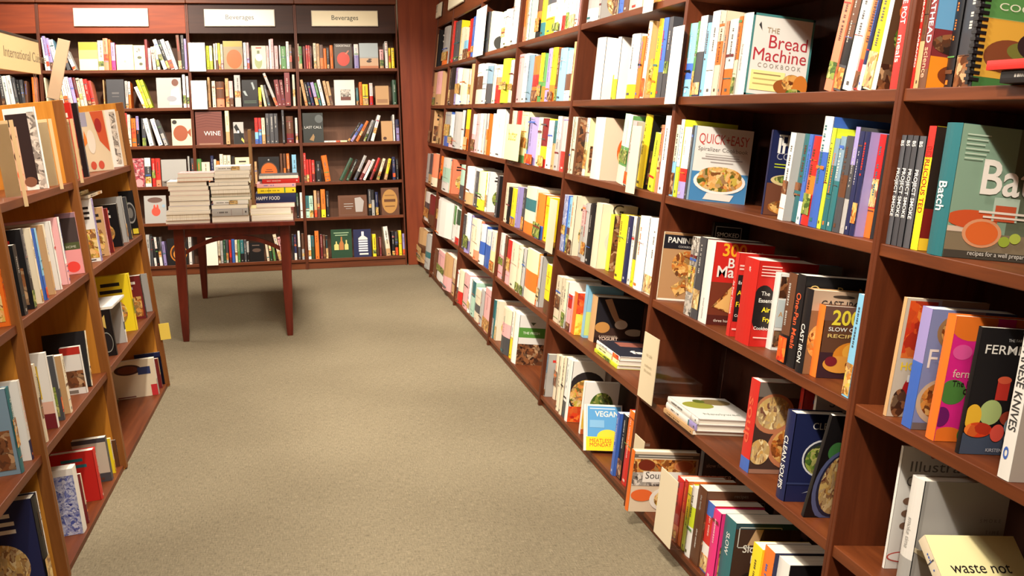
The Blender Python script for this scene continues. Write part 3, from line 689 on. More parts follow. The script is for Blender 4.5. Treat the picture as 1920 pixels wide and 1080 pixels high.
# ---------------------------------------------------------------- printed covers one can read (d: front design, s: spine lettering, n: label)
def bowl(cu, cv, ru, rv, fill, rim=(236, 232, 226)):
    return [('e', cu, cv, ru, rv, rim), ('e', cu, cv + rv * .06, ru * .88, rv * .86, fill)]
COVERS = {
 'bread': dict(n='white cookbook with teal border and red Bread Machine lettering', s=[(.62, .30, 'E', 'bread machine')], d=[
   ('f', 0, 0, 1, 1, (70, 128, 128), .035), ('t', .30, .60, .62, (176, 50, 60), 'Bread', 'l'), ('t', .07, .44, .86, (176, 50, 60), 'Machine', 'l'),
   ('t', .16, .36, .70, (150, 140, 130), 'C O O K B O O K', 'l'), ('t', .24, .78, .20, (170, 150, 120), 'THE'), ('p', [(.10, .86), (.16, .80), (.13, .90)], (60, 60, 60)),
   ('r', .07, .08, .62, .32, (240, 226, 150)), ('r', .11, .27, .55, .285, (150, 130, 90)), ('r', .11, .21, .55, .225, (190, 170, 110)), ('r', .11, .15, .5, .165, (190, 170, 110)),
   ('e', .62, .15, .17, .09, (150, 84, 38)), ('e', .74, .20, .16, .11, 'food_warm'), ('e', .88, .17, .12, .14, (196, 116, 44)), ('e', .80, .08, .14, .06, 'food_green')]),
 'spiral': dict(n='cookbook with QUICK EASY lettering above a bowl of noodles', d=[
   ('r', 0, 0, 1, .40, (70, 130, 180)), ('t', .06, .78, .88, (196, 76, 70), 'QUICK+EASY', 'l', 0.0, .13), ('t', .06, .68, .88, (120, 112, 108), 'Spiralizer Cookbook', 'l', 0, .055),
   ('r', .2, .635, .8, .64, (150, 140, 136)), ('r', .2, .60, .8, .615, (170, 160, 156)), ('r', .14, .57, .86, .585, (170, 160, 156)), ('r', .3, .53, .7, .542, (170, 160, 156)),
   ('p', [(.24, .03), (.72, .02), (.78, .11), (.3, .12)], (226, 220, 212))] + bowl(.5, .28, .46, .17, 'food_salad') + [('e', .5, .36, .38, .12, 'food_salad')]),
 'keto': dict(n='dark navy cookbook with white Keto lettering behind a leaning white book', d=[
   ('t', .10, .83, .8, 'W', 'The Keto', 'l', .02), ('t', .10, .74, .8, 'W', 'Instant', 'l', .02), ('t', .10, .66, .8, (150, 150, 160), 'COOKBOOK', 'l'), ('r', .08, .60, .9, .61, 'L'), ('r', .08, .565, .9, .575, 'L'),
   ('r', 0, 0, 1, .38, (104, 62, 44)), ('e', .35, .42, .30, .07, (200, 180, 130)), ('e', .35, .43, .25, .05, 'food_green'), ('e', .5, .1, .45, .1, 'food_warm')]),
 'batch': dict(n='teal cookbook with white Batch lettering on cover and spine', s=[(.56, .34, 'W', 'Batch')], d=[
   ('r', 0, 0, 1, 1, (132, 160, 138)), ('r', .5, .1, 1, 1, (96, 104, 84)), ('r', 0, .04, 1, .20, (130, 116, 92)), ('r', .0, 0, 1, .06, (70, 66, 58)), ('r', .0, .20, .28, .24, (210, 190, 170)),
   ('e', .86, .62, .2, .1, 'food_green'), ('e', .2, .30, .22, .07, (200, 84, 44)), ('e', .30, .2, .17, .11, (214, 150, 110)), ('e', .30, .2, .14, .09, (216, 104, 48)), ('r', .36, .3, .58, .48, (176, 196, 178)), ('r', .38, .3, .56, .42, (188, 84, 52)),
   ('e', .50, .15, .05, .04, (150, 170, 60)), ('e', .59, .18, .05, .04, (170, 186, 76)), ('e', .80, .14, .11, .08, (130, 160, 50)), ('e', .82, .36, .14, .12, (170, 50, 36)),
   ('t', .22, .50, .78, (236, 230, 220), 'Batch', 'l', .015), ('r', .24, .355, .8, .372, (226, 214, 200)), ('r', .28, .32, .8, .335, (226, 214, 200)),
   ('t', .2, .03, .7, (220, 216, 206), 'recipes for a well prepared kitchen', 'l')] + [('r', .04, .92 - i * .035, .04 + .2 - .02 * (i % 3), .928 - i * .035, (196, 210, 190)) for i in range(6)]),
 'smoke': dict(s=[(.70, .26, 'W', 'PROJECT SMOKE'), (.95, .90, 'W', 'BS')], d=None),
 'beer': dict(n='yellow book with red spine top beside the thick teal cookbook', s=[(.84, .30, (150, 40, 30), 'BEERLICIOUS TED')], d=[
   ('r', 0, 0, 1, 1, (44, 32, 26)), ('e', .5, .66, .3, .14, (226, 214, 200)), ('r', 0, 0, 1, .34, (120, 30, 24)), ('r', 0, 0, 1, .10, (236, 196, 50)), ('r', .5, .18, .8, .3, 'Y'), ('e', .45, .42, .3, .06, 'food_dark')]),
 'panini': dict(n='brown cookbook with white PANINI lettering on a black band', d=[
   ('r', 0, 0, 1, 1, (176, 134, 92)), ('r', 0, .76, 1, .965, (28, 26, 34)), ('t', .10, .85, .60, 'W', 'PANINI', 'l', .02), ('t', .38, .785, .40, (190, 186, 180), 'COOKBOOK', 'l'),
   ('e', .6, .54, .34, .2, 'food_warm'), ('p', [(.3, .2), (.65, .36), (.7, .15), (.46, .06)], 'food_warm'), ('r', 0, 0, 1, .03, (236, 226, 210))]),
 'smoked': dict(n='tall black book with framed SMOKED lettering behind the red bread book', d=[('f', .05, .78, .8, .96, 'E', .02), ('t', .10, .84, .64, 'W', 'SMOKED', 'l', .01), ('r', .1, .3, .8, .7, 'food_dark')]),
 'best300': dict(n='red cookbook with yellow 300 and white Bread Mac lettering', s=[(.3, .05, 'E', 'bread machine')], d=[
   ('r', 0, .12, 1, .52, (110, 52, 34)), ('r', 0, 0, 1, .12, (80, 34, 28)), ('t', .14, .84, .42, (240, 170, 40), '300', 'l', .02), ('t', .62, .86, .24, (230, 210, 190), 'best'), ('t', .26, .70, .52, 'W', 'Bread', 'l', .015),
   ('t', .08, .585, .86, 'W', 'Machine', 'l', .015), ('p', [(.06, .22), (.40, .50), (.62, .54), (.9, .30), (.88, .16), (.5, .13)], 'food_warm'), ('p', [(.10, .22), (.42, .46), (.60, .49), (.84, .28), (.82, .19), (.5, .16)], (222, 176, 104)),
   ('t', .12, .04, .6, (230, 214, 200), 'three hundred loaves', 'l')]),
 'fryer': dict(n='red paperback, the one behind, of two Air Fryer cookbooks', s=[(.66, .26, 'W', 'Air Fryer Cookbook')], d=[
   ('r', .05, .18, .72, .74, (36, 28, 28)), ('t', .1, .63, .55, 'W', 'Essential', 'l', .01), ('t', .1, .50, .32, (240, 214, 40), 'Air', 'l', .01), ('t', .1, .36, .55, (240, 214, 40), 'Fryer', 'l', .01), ('t', .1, .24, .6, 'W', 'Cookbook', 'l', .01),
   ('r', .06, .84, .8, .86, (250, 190, 180)), ('r', .06, .80, .7, .82, (250, 190, 180)), ('r', .06, .08, .8, .1, (250, 190, 180))]),
 'fryer2': dict(n='red paperback, the front one, of two Air Fryer cookbooks', s=[(.9, .84, 'W', 'air')], d=[
   ('e', .30, .46, .44, .26, (30, 24, 24)), ('r', .28, .22, .8, .62, (36, 28, 28)), ('t', .20, .60, .30, 'W', 'The', 'l'), ('t', .14, .52, .62, 'W', 'Essential', 'l', .01), ('t', .28, .41, .3, (240, 214, 40), 'Air', 'l', .02), ('t', .36, .30, .44, (240, 214, 40), 'Fryer', 'l', .02),
   ('t', .08, .2, .66, 'W', 'Cookbook', 'l', .01), ('e', .86, .72, .12, .07, (70, 130, 190))] + [('r', .1, .93 - i * .035, .8, .942 - i * .035, (252, 200, 190)) for i in range(4)] + [('r', .1, .1, .7, .115, (252, 200, 190))]),
 'alpine': dict(n='white cookbook with a grey A and small food photos beside the red paperbacks', d=[('r', .05, .68, .9, .96, 'food_dark'), ('r', .05, .04, .9, .26, 'food_dark'), ('r', .05, .3, .9, .66, (190, 200, 200)), ('t', .2, .44, .36, (196, 140, 70), 'A', 'l', .01)]),
 'best150': dict(n='tall grey book with 150 BEST lettering behind the black cookbook', d=[('r', 0, .80, 1, 1, (150, 170, 178)), ('t', .30, .86, .34, (40, 44, 50), '150 BEST', 'l')]),
 'onepan': dict(n='black cookbook with gold One-Pan Meals lettering on its cover', s=[(.8, .2, (220, 90, 50), 'One-Pan Meals')], d=[
   ('t', .06, .82, .92, (224, 190, 110), 'One-Pan Meals', 'l', 0, .085), ('p', [(.02, .5), (.25, .64), (.3, .62), (.08, .46), (.2, .3), (.16, .28)], (90, 90, 96)), ('e', .22, .62, .1, .08, 'food_warm'), ('t', .03, .06, .2, 'W', 'Food')]),
 'castiron': dict(n='tan cookbook with black CAST IRON lettering on its cover', s=[(.58, .12, 'W', 'CAST IRON')], d=[
   ('r', 0, .76, 1, 1, (178, 150, 126)), ('r', 0, 0, 1, .76, (132, 96, 66)), ('t', .16, .80, .84, (40, 30, 28), 'CAST IRON', 'l', .01, .09), ('e', .55, .94, .2, .02, (60, 48, 40)), ('e', .2, .4, .2, .2, 'food_warm')]),
 'slow200': dict(n='dark paperback with yellow 200 and a roast chicken on its cover', d=[
   ('r', 0, .8, 1, 1, (104, 72, 60)), ('r', 0, 0, 1, .36, (60, 34, 40)), ('t', .14, .75, .50, (226, 204, 60), '200', 'l', .02), ('t', .10, .66, .86, 'W', 'SLOW COOKER', 'l', .01, .055), ('t', .10, .57, .60, (222, 190, 110), 'RECIPES', 'l', .01, .05),
   ('e', .60, .32, .36, .2, (214, 130, 38)), ('e', .66, .38, .26, .14, (230, 164, 60)), ('e', .38, .2, .3, .12, (222, 150, 60)), ('e', .7, .2, .22, .1, 'food_warm'), ('e', .22, .24, .11, .07, (120, 30, 40))]),
 'bowls': dict(n='orange-spined cookbook with photographs of two soup bowls', s=[(.8, .3, (214, 90, 60), 'soup')], d=[
   ('r', 0, 0, 1, 1, (66, 48, 42)), ('r', 0, .84, 1, 1, (110, 100, 92)), ('e', .34, .66, .40, .22, (186, 120, 84)), ('e', .34, .67, .33, .18, 'food_noodle'), ('e', .74, .30, .44, .24, (190, 122, 84)), ('e', .74, .31, .37, .20, 'food_warm'), ('e', .16, .24, .2, .14, 'food_noodle'), ('r', 0, 0, 1, .05, (150, 110, 90))]),
 'clean': dict(n='navy cookbook with CLEAN lettering and a green bowl', s=[(.72, .12, 'W', 'CLEAN SOUPS')], d=[
   ('t', .34, .83, .50, 'W', 'CLEAN', 'l'), ('e', .62, .50, .40, .22, (210, 210, 214)), ('e', .62, .50, .37, .20, (40, 44, 50)), ('e', .62, .48, .34, .18, 'food_green'), ('p', [(.3, .10), (.55, .16), (.5, .13)], (170, 176, 190)), ('r', 0, .2, 1, .22, (50, 60, 100))]),
 'soup': dict(n='black cookbook with a plate of pasta leaning behind the right post', d=[
   ('t', .42, .80, .5, (216, 180, 90), 'SOUP', 'l'), ('e', .30, .66, .17, .09, (70, 130, 70)), ('e', .52, .32, .50, .36, (96, 106, 150)), ('e', .54, .33, .44, .32, (40, 44, 70)), ('e', .56, .34, .41, .30, 'food_noodle')]),
 'stir': dict(d=[('t', .3, .86, .6, (130, 130, 130), 'STIR', 'l'), ('r', .1, .2, .9, .6, 'food_warm')], n='white cookbook with STIR lettering behind the navy cookbook'),
 'camp': dict(n='spiral-bound green and yellow Campfire cookbook with a red pot', d=[
   ('r', 0, 0, 1, .10, (64, 112, 58)), ('r', 0, .10, 1, .62, (206, 158, 60)), ('t', .18, .84, .9, (222, 224, 200), 'Campfire', 'l', 0, .09), ('t', .14, .70, .8, (214, 216, 190), 'COOKBOOK', 'l', 0, .065), ('r', 0, .62, 1, .625, (150, 170, 110)),
   ('e', .30, .30, .24, .15, (120, 66, 40)), ('e', .42, .36, .15, .08, (110, 110, 50)), ('e', .52, .42, .16, .12, (50, 34, 34)), ('e', .84, .36, .26, .24, (196, 52, 36)), ('e', .84, .56, .10, .06, (230, 200, 160)), ('r', .66, .18, 1, .3, (236, 190, 50))]),
 'garb': dict(s=[(.96, .62, (250, 214, 200), 'CABBAGE'), (.56, .2, (250, 220, 210), 'GARBANZO')], d=[('r', 0, .0, 1, .5, 'food_red')], n='red paperback with white spine lettering at the start of the nearest eye-level shelf'),
 'athead': dict(s=[(.98, .42, 'W', 'MEATHEAD'), (.38, .1, (214, 150, 120), 'science')], d=[('r', 0, .55, 1, 1, (96, 150, 190)), ('r', 0, 0, 1, .3, (222, 130, 30)), ('e', .4, .42, .4, .1, 'food_dark'), ('t', .3, .46, .5, (230, 190, 90), 'M', 'l', .02), ('e', .45, .14, .3, .1, (110, 50, 20))], n='thick maroon book with large white spine lettering beside a tan paperback'),
 'onepot': dict(s=[(.96, .60, 'W', 'ONE POT'), (.5, .25, (250, 200, 190), 'meals')], d=[], n='red book with ONE lettering down its spine beside the post'),
 'vegpic': dict(d=[('r', 0, 0, 1, 1, (84, 60, 40)), ('e', .5, .75, .4, .16, (226, 120, 40)), ('e', .6, .5, .5, .22, 'food_green'), ('r', 0, 0, 1, .25, 'food_dark')], n='thin white book with vegetables pictured on its cover beside the red spine'),
 'home': dict(n='leaning cookbook with red jars and yellow lettering under the teal cookbook', d=[
   ('r', 0, 0, 1, 1, (206, 190, 170)), ('r', .1, .5, .9, .98, 'food_red'), ('t', .16, .40, .8, (240, 200, 40), 'HOME', 'l', .02), ('e', .6, .2, .3, .16, (176, 30, 30)), ('e', .28, .12, .22, .12, 'food_dark'), ('r', .4, .3, .9, .36, (236, 230, 220))]),
 'fea': dict(n='blue-spined cookbook with round pastries on its cover', d=[
   ('r', 0, 0, 1, 1, (126, 138, 184)), ('e', .6, .82, .44, .16, (150, 120, 84)), ('e', .6, .82, .36, .13, 'food_warm'), ('e', .5, .24, .5, .2, (196, 176, 150)), ('e', .5, .25, .42, .16, 'food_warm'), ('t', .08, .52, .6, (232, 226, 220), 'Fea', 'l'), ('r', 0, 0, 1, .06, (110, 100, 100))]),
 'vferm': dict(n='magenta cookbook with orange spine and green spots', d=[
   ('r', 0, 0, 1, 1, (222, 40, 136)), ('e', .3, .97, .4, .16, (236, 120, 40)), ('e', .16, .40, .22, .10, (80, 130, 60)), ('e', .2, .72, .16, .06, (232, 90, 160)), ('e', .56, .32, .18, .1, (236, 110, 170)), ('e', .04, .2, .14, .08, (110, 30, 100)), ('e', .2, .02, .3, .1, (236, 120, 40)), ('e', .5, .06, .14, .07, (60, 130, 60)),
   ('t', .48, .66, .12, (240, 220, 200), 'V', 'l'), ('t', .10, .52, .62, (240, 210, 190), 'ferments', 'l'), ('t', .12, .45, .6, (40, 20, 30), 'The kitchen', 'l'), ('t', .32, .39, .4, (40, 20, 30), 'of life', 'l')]),
 'ferm': dict(n='black cookbook with white FERM lettering and colourful jars of vegetables', d=[
   ('t', .10, .80, .84, 'W', 'FERMENT', 'l', .005, .07), ('t', .4, .9, .4, (190, 190, 190), 'THE FARMHOUSE', 'l'), ('r', 0, 0, 1, .17, (64, 76, 96)), ('e', .34, .34, .16, .10, (170, 190, 120)), ('e', .10, .30, .12, .1, (230, 180, 50)), ('r', .36, .44, .54, .60, (190, 50, 40)), ('e', .45, .6, .1, .03, (210, 90, 60)),
   ('r', .60, .46, .74, .66, (226, 130, 50)), ('r', .64, .66, .70, .76, (226, 190, 150)), ('r', .78, .42, .96, .66, (196, 90, 40)), ('e', .62, .3, .14, .06, (150, 60, 40)), ('e', .2, .2, .2, .06, 'food_red'), ('e', .48, .18, .1, .07, (222, 84, 70)), ('e', .70, .24, .14, .08, (150, 180, 200)), ('e', .72, .14, .13, .06, (196, 190, 190)), ('e', .9, .2, .12, .1, 'food_red'),
   ('t', .36, .03, .5, (200, 200, 206), 'KIRSTEN AND CO', 'l')]),
 'knives': dict(n='white paperback with JAPANESE KNIVES lettering near the frame edge', s=[(.9, .3, (60, 60, 60), 'JAPANESE KNIVES'), (.2, .12, 'B', 'o')], d=[('r', 0, 0, 1, .9, (170, 160, 150))]),
 'illus': dict(n='tall white cookbook with grey Illustrated lettering behind the grey cookbook', d=[
   ('t', .12, .80, .9, (120, 116, 112), 'Illustrated', 'l', 0, .085), ('t', .10, .68, .6, (120, 116, 112), 'Cookery', 'l', 0, .085), ('t', .34, .91, .55, (176, 50, 50), 'GOOD COOKS', 'l'), ('e', .2, .10, .2, .045, (190, 80, 70)), ('e', .2, .10, .18, .035, (236, 232, 226))] +
   [('e', .16 + .2 * (i % 3), .56 - .1 * (i // 3), .07, .03, (120, 90, 70)) for i in range(9)]),
 'smoketime': dict(n='thick grey clothbound book with cream ribbon and SMOKE TIME lettering', s=[(.66, .4, 'E', 'smoke time')], d=[
   ('r', .015, 0, .05, 1, (150, 148, 144)), ('t', .70, .66, .24, (120, 116, 112), 'S M O K E', 'l'), ('t', .78, .56, .16, (120, 116, 112), 'T I M E', 'l'), ('r', .5, .48, .94, .485, (140, 136, 130)), ('r', .4, .44, .94, .445, (150, 146, 140)), ('p', [(0, .40), (.16, .33), (.42, .36), (.44, .38), (.30, .44), (.16, .38), (0, .44)], (214, 204, 176))]),
 'waste': dict(d=[('r', .28, 0, 1, .46, (70, 76, 120)), ('t', .14, .62, .66, (34, 30, 30), 'waste not', 'l', .004), ('p', [(.3, .2), (.5, .4), (.9, .3), (.7, .1)], (150, 156, 176))]),
 'soups': dict(n='cookbook with Soups label among bowl pictures behind a cream sign card', d=[
   ('r', 0, 0, 1, 1, (214, 196, 170)), ('r', 0, .90, 1, .96, (104, 100, 92)), ('r', .06, .92, .9, .935, (200, 196, 186)), ('r', 0, .66, .96, .88, 'food_warm'), ('e', .2, .78, .13, .09, (110, 40, 24)), ('e', .78, .78, .16, .1, (196, 130, 80)), ('e', .78, .78, .13, .08, (180, 100, 60)), ('r', 0, .44, .5, .66, 'bw_pattern'), ('r', .16, .50, .86, .68, (236, 232, 222)),
   ('t', .20, .56, .34, (50, 44, 44), 'Soups', 'l'), ('e', .18, .28, .17, .10, (222, 104, 50)), ('e', .56, .22, .26, .2, (232, 226, 214)), ('e', .57, .22, .2, .16, 'food_salad')]),
 'winter': dict(n='dark book with slanted INTER lettering under the long shelf edge', d=[('t', .1, .62, .8, 'W', 'WINTER', 'l', .02), ('t', .1, .80, .6, 'E', 'slow food'), ('r', .1, .46, .8, .5, 'E'), ('r', 0, 0, 1, .4, 'food_dark')]),
 'bridge': dict(n='brown cookbook with a framed white title, lower right among bottom-shelf books', s=[(.9, .7, 'E', 'the family'), (.45, .2, 'W', 'slow cooker')], d=[
   ('f', .04, .72, .86, .86, (190, 186, 176), .012), ('t', .08, .755, .74, (222, 218, 208), 'Best of Bridge', 'l', 0, .075), ('t', .4, .92, .2, (150, 140, 130), 'recipes'), ('r', 0, .3, 1, .6, 'food_dark')]),
 'slowfav': dict(n='teal cookbook with white Slow Cooker Favorites lettering', s=[(.8, .5, 'W', 'SLOW')], d=[
   ('r', 0, .92, 1, 1, (44, 74, 84)), ('r', 0, 0, 1, .92, (64, 44, 38)), ('f', .05, .66, .7, .95, (200, 204, 200), .014), ('p', [(.2, .7), (.3, .92), (.42, .92), (.36, .7)], (196, 160, 120)), ('r', .44, .72, .84, .92, (50, 26, 24)), ('t', .14, .60, .84, 'W', 'Slow Cooker', 'l', .01), ('t', .28, .45, .6, 'W', 'Favorites', 'l', .01),
   ('e', .6, .16, .5, .22, (36, 28, 28)), ('e', .6, .14, .4, .16, 'food_red')]),
 'vegan': dict(n='sky blue paperback with white VEGAN lettering leaning out over the bottom shelf', d=[
   ('r', .04, .12, .96, .96, (92, 156, 206)), ('t', .24, .74, .66, 'W', 'VEGAN', 'l', .02), ('r', .1, .9, .8, .92, (220, 232, 240)), ('r', .1, .5, .5, .66, (130, 180, 216)), ('e', .6, .3, .3, .16, (240, 210, 60)), ('e', .6, .22, .2, .08, (230, 226, 220)), ('r', 0, 0, .8, .30, (240, 210, 40)), ('t', .1, .18, .6, (200, 50, 40), 'MEATLESS'), ('t', .1, .09, .6, (200, 50, 40), 'MONDAY')]),
 'dark1': dict(n='dark grey face-out book on the second shelf under the blank sign', d=[('r', .3, .5, .7, .56, (100, 96, 96)), ('r', .3, .4, .7, .43, (96, 92, 92))]),
 'chefdog': dict(n='white slanted book with yellow corner and a dark dog picture', d=[('p', [(.4, 1), (1, 1), (1, .7)], 'Y'), ('e', .5, .24, .36, .18, (70, 70, 66)), ('e', .6, .22, .16, .1, (190, 180, 170))]),
 'dough': dict(n='dark cookbook with flour-dusted hands and dough above a flat stack', d=[
   ('r', 0, 0, 1, 1, (34, 32, 38)), ('r', 0, 0, 1, .34, (64, 44, 38)), ('p', [(.15, .95), (.3, .98), (.5, .56), (.66, .5), (.5, .36), (.34, .6)], (190, 150, 120)), ('e', .56, .42, .14, .1, (224, 214, 200)), ('e', .16, .34, .16, .12, (196, 140, 74)), ('e', .86, .26, .2, .08, (200, 192, 178)), ('r', 0, 0, 1, .12, (44, 30, 28)), ('t', .1, .06, .42, (226, 200, 180), 'YOGURT', 'l', .02), ('t', .1, .13, .4, (200, 180, 160), 'a community')]),
 'tomato': dict(n='paperback with red tomatoes over yellow peppers on its cover', d=[('r', 0, .5, 1, 1, 'food_red'), ('r', 0, 0, 1, .5, 'food_yellow')]),
 'bluetop': dict(n='tall sky blue book behind the tomato paperback', d=[('r', 0, .05, 1, .5, (190, 210, 120))]),
 'thekitchen': dict(n='cream book with teal square and orange shapes', d=[], s=None),
 'lc': dict(n='orange and white book with LC lettering on its front', d=[('r', 0, .55, 1, 1, (232, 150, 60)), ('t', .1, .64, .8, (60, 40, 30), 'LC', 'l', .01), ('e', .5, .3, .5, .2, 'food_dark')]),
 'salad': dict(n='white cookbook with a green leafy salad on yellow, bottom shelf', d=[('e', .5, .30, .62, .32, (232, 190, 70)), ('e', .52, .55, .34, .26, 'food_green'), ('r', 0, 0, 1, .1, (196, 90, 40)), ('t', .3, .03, .5, 'W', 'bowl')]),
 'leafy': dict(n='dark green leafy cookbook standing behind the salad book', d=[('r', 0, 0, 1, 1, 'food_green')]),
 'redbowl': dict(n='cookbook with a black bowl of red food, bottom shelf', d=[('e', .5, .5, .6, .34, (40, 34, 36)), ('e', .5, .45, .5, .26, 'food_salad'), ('r', 0, 0, 1, .26, 'food_red')]),
 'greenband': dict(n='white cookbook with green band above a meat photo, bottom shelf', d=[('r', 0, .55, 1, .75, (86, 140, 60)), ('t', .16, .62, .6, (226, 236, 214), 'THE FRESH', 'l', .005), ('r', 0, 0, 1, .42, 'food_dark'), ('p', [(.4, .86), (.6, .86), (.5, .8)], (90, 100, 80))]),
 'yellowwhite': dict(d=[('r', .3, .04, .95, .42, (238, 206, 60)), ('r', .55, .22, .62, .36, 'K'), ('r', .7, .22, .77, .36, 'K'), ('r', .3, .0, .95, .06, (120, 100, 70))]),
 'orangebowl': dict(n='white boxed book with a pale pink cover and orange bowl', d=[('r', 0, 0, 1, 1, (232, 196, 170)), ('e', .72, .48, .30, .26, (226, 100, 40)), ('e', .72, .40, .26, .2, (236, 190, 120)), ('e', .72, .5, .24, .16, 'food_red')]),
 'circle': dict(d=[('e', .62, .42, .46, .24, (190, 190, 184)), ('t', .3, .82, .3, (60, 50, 40), 'G', 'l'), ('t', .3, .72, .3, (60, 50, 40), 'W', 'l')]),
 'brownseed': dict(d=[('r', .0, .0, 1, 1, 'food_dark')]),
 # back wall, facing out
 'wine': dict(n='brown face-out book with white WINE lettering', d=[('r', 0, 0, 1, 1, (112, 62, 52))] + [('p', [(0, .5 + i * .08), (.4, .56 + i * .08), (1, .5 + i * .08), (1, .515 + i * .08), (.4, .575 + i * .08), (0, .51 + i * .08)], (92, 46, 40)) for i in range(6)] + [('t', .30, .28, .62, (226, 220, 214), 'WINE', 'l'), ('r', .1, .0, .9, .05, (150, 110, 90))]),
 'cocktail': dict(n='grey face-out book with COCKTAILS lettering over a red drink', d=[('r', 0, 0, 1, 1, (78, 66, 58)), ('t', .1, .88, .8, 'W', 'COCKTAILS', 'l', .01), ('e', .5, .38, .36, .28, (200, 60, 40)), ('p', [(.6, .6), (.8, .74), (.84, .7), (.68, .56)], (200, 120, 90))]),
 'orangedisc': dict(n='grey and gold face-out book with a big orange disc', d=[('r', 0, 0, 1, 1, (150, 134, 100)), ('r', .0, .8, 1, 1, (170, 150, 60)), ('e', .55, .36, .40, .34, (232, 92, 26))]),
 'yellowtop': dict(n='cream face-out book with golden top half under the blank sign', d=[('r', 0, .72, 1, 1, (196, 156, 50)), ('r', 0, .4, 1, .72, (214, 180, 110))]),
 'creamdot': dict(n='plain cream face-out book with a small central dot', d=[('e', .5, .34, .06, .04, (190, 180, 150))]),
 'figure': dict(n='cream face-out book with dark leaf shapes', d=[('e', .4, .8, .2, .1, 'bw_pattern'), ('e', .5, .5, .2, .06, (90, 90, 70)), ('e', .6, .24, .16, .06, (90, 90, 70))]),
 'bottlefig': dict(n='cream face-out book with a green and white bottle figure', d=[('e', .45, .32, .26, .30, (150, 160, 110)), ('e', .5, .5, .24, .16, (240, 236, 214)), ('r', .3, .88, .7, .94, (190, 70, 60)), ('r', .38, .66, .56, .8, (110, 120, 80))]),
 'bluesand': dict(n='pale blue and sand face-out book with a dark bird', d=[('r', 0, .45, 1, 1, (170, 182, 186)), ('r', 0, 0, 1, .4, (206, 170, 136)), ('e', .5, .28, .14, .05, (70, 56, 50)), ('e', .55, .36, .1, .03, (70, 56, 50)), ('r', 0, 0, 1, .1, (190, 120, 80))]),
 'photo': dict(n='white face-out book with a small square photograph', d=[('r', .3, .2, .8, .62, 'bw_pattern'), ('r', .3, .2, .8, .34, (110, 60, 50))]),
 'paper': dict(n='small tan kraft paper face-out book', d=[('r', .1, .1, .9, .3, (160, 120, 84))]),
 'leaves': dict(n='black face-out book with two pale leaves', d=[('p', [(.6, .9), (.72, .92), (.84, .68), (.74, .62)], (150, 160, 160)), ('p', [(.05, .58), (.2, .6), (.36, .40), (.2, .42)], (150, 160, 160)), ('r', .1, .2, .9, .22, (90, 110, 90)), ('r', .1, .14, .9, .16, (90, 110, 90))]),
 'chef': dict(n='grey face-out book with a person in white', d=[('r', 0, .6, .6, .95, (170, 166, 164)), ('e', .76, .84, .14, .12, (110, 70, 56)), ('p', [(.5, .1), (.6, .6), (.9, .7), (1, .1)], (226, 222, 222)), ('e', .6, .3, .2, .1, (150, 150, 156))]),
 'goldfish': dict(n='cream face-out book with a round brown shape and black spot', d=[('e', .44, .46, .36, .30, (156, 84, 56)), ('p', [(.76, .5), (.96, .64), (.96, .3)], (156, 84, 56)), ('e', .16, .88, .12, .08, (50, 44, 40))]),
 'bottleblack': dict(n='small grey face-out book with a slanted black bottle', d=[('r', 0, 0, 1, .5, (36, 34, 34)), ('p', [(.05, .78), (.3, .92), (1, .3), (1, .12), (.75, .18)], (20, 20, 20)), ('p', [(.8, .3), (1, .18), (1, .05), (.72, .2)], (220, 190, 90)), ('r', .36, .5, .56, .62, (220, 220, 220))]),
 'lastcall': dict(n='dark slate face-out book with faint pale smoke and lettering', d=[('r', 0, 0, 1, 1, (44, 48, 46)), ('e', .8, .8, .2, .14, (90, 96, 96)), ('t', .08, .48, .84, (200, 200, 196), 'LAST CALL', 'l', .004), ('p', [(.3, .1), (.5, .3), (.56, .2), (.5, .05)], (150, 120, 80))]),
 'kraft': dict(n='tan face-out book with a small dark emblem on third shelf', d=[('e', .3, .14, .16, .08, (80, 50, 40))]),
 'rose': dict(n='maroon rose-patterned face-out book', d=[('r', 0, 0, 1, 1, 'rose_pattern'), ('e', .5, .14, .34, .14, (226, 150, 150))]),
 'car': dict(n='grey face-out book with a dark vehicle low on its cover', d=[('r', 0, .0, 1, .2, (120, 112, 104)), ('p', [(.05, .14), (.3, .24), (.55, .26), (.8, .14), (.4, .04)], (60, 52, 46)), ('e', .84, .16, .1, .07, (140, 110, 90))]),
 'coffee': dict(n='black face-out book with a large orange coffee disc', d=[('e', .5, .42, .42, .38, (90, 60, 40)), ('e', .5, .42, .38, .34, (216, 96, 26)), ('r', .36, .5, .64, .53, (110, 50, 20)), ('r', .3, .42, .7, .46, (110, 50, 20)), ('r', .4, .33, .6, .36, (110, 50, 20)), ('e', .5, .88, .04, .03, (160, 160, 160))]),
 'crab': dict(n='white face-out book with a red figure beside the table stacks', d=[('e', .5, .84, .34, .10, (110, 84, 76)), ('e', .52, .42, .2, .16, (222, 84, 66)), ('e', .46, .56, .05, .12, (222, 84, 66)), ('e', .6, .56, .05, .12, (222, 84, 66)), ('e', .88, .62, .07, .06, (150, 176, 196))]),
 'landscape': dict(n='wide dark brown face-out book with a pale figure', d=[('f', .04, .06, .96, .94, (110, 76, 62), .02), ('r', .2, .58, .52, .61, 'E'), ('r', .2, .46, .52, .49, 'E'), ('r', .26, .36, .46, .38, 'E'), ('p', [(.6, .2), (.58, .86), (.78, .9), (.9, .7), (.84, .2)], (170, 164, 160))]),
 'gold': dict(n='dark face-out book with a golden lettered medallion', d=[('e', .48, .5, .44, .44, (178, 132, 70)), ('r', .16, .48, .8, .58, (96, 60, 34)), ('r', .2, .3, .76, .34, (120, 80, 44)), ('r', .2, .7, .76, .74, (140, 100, 56))]),
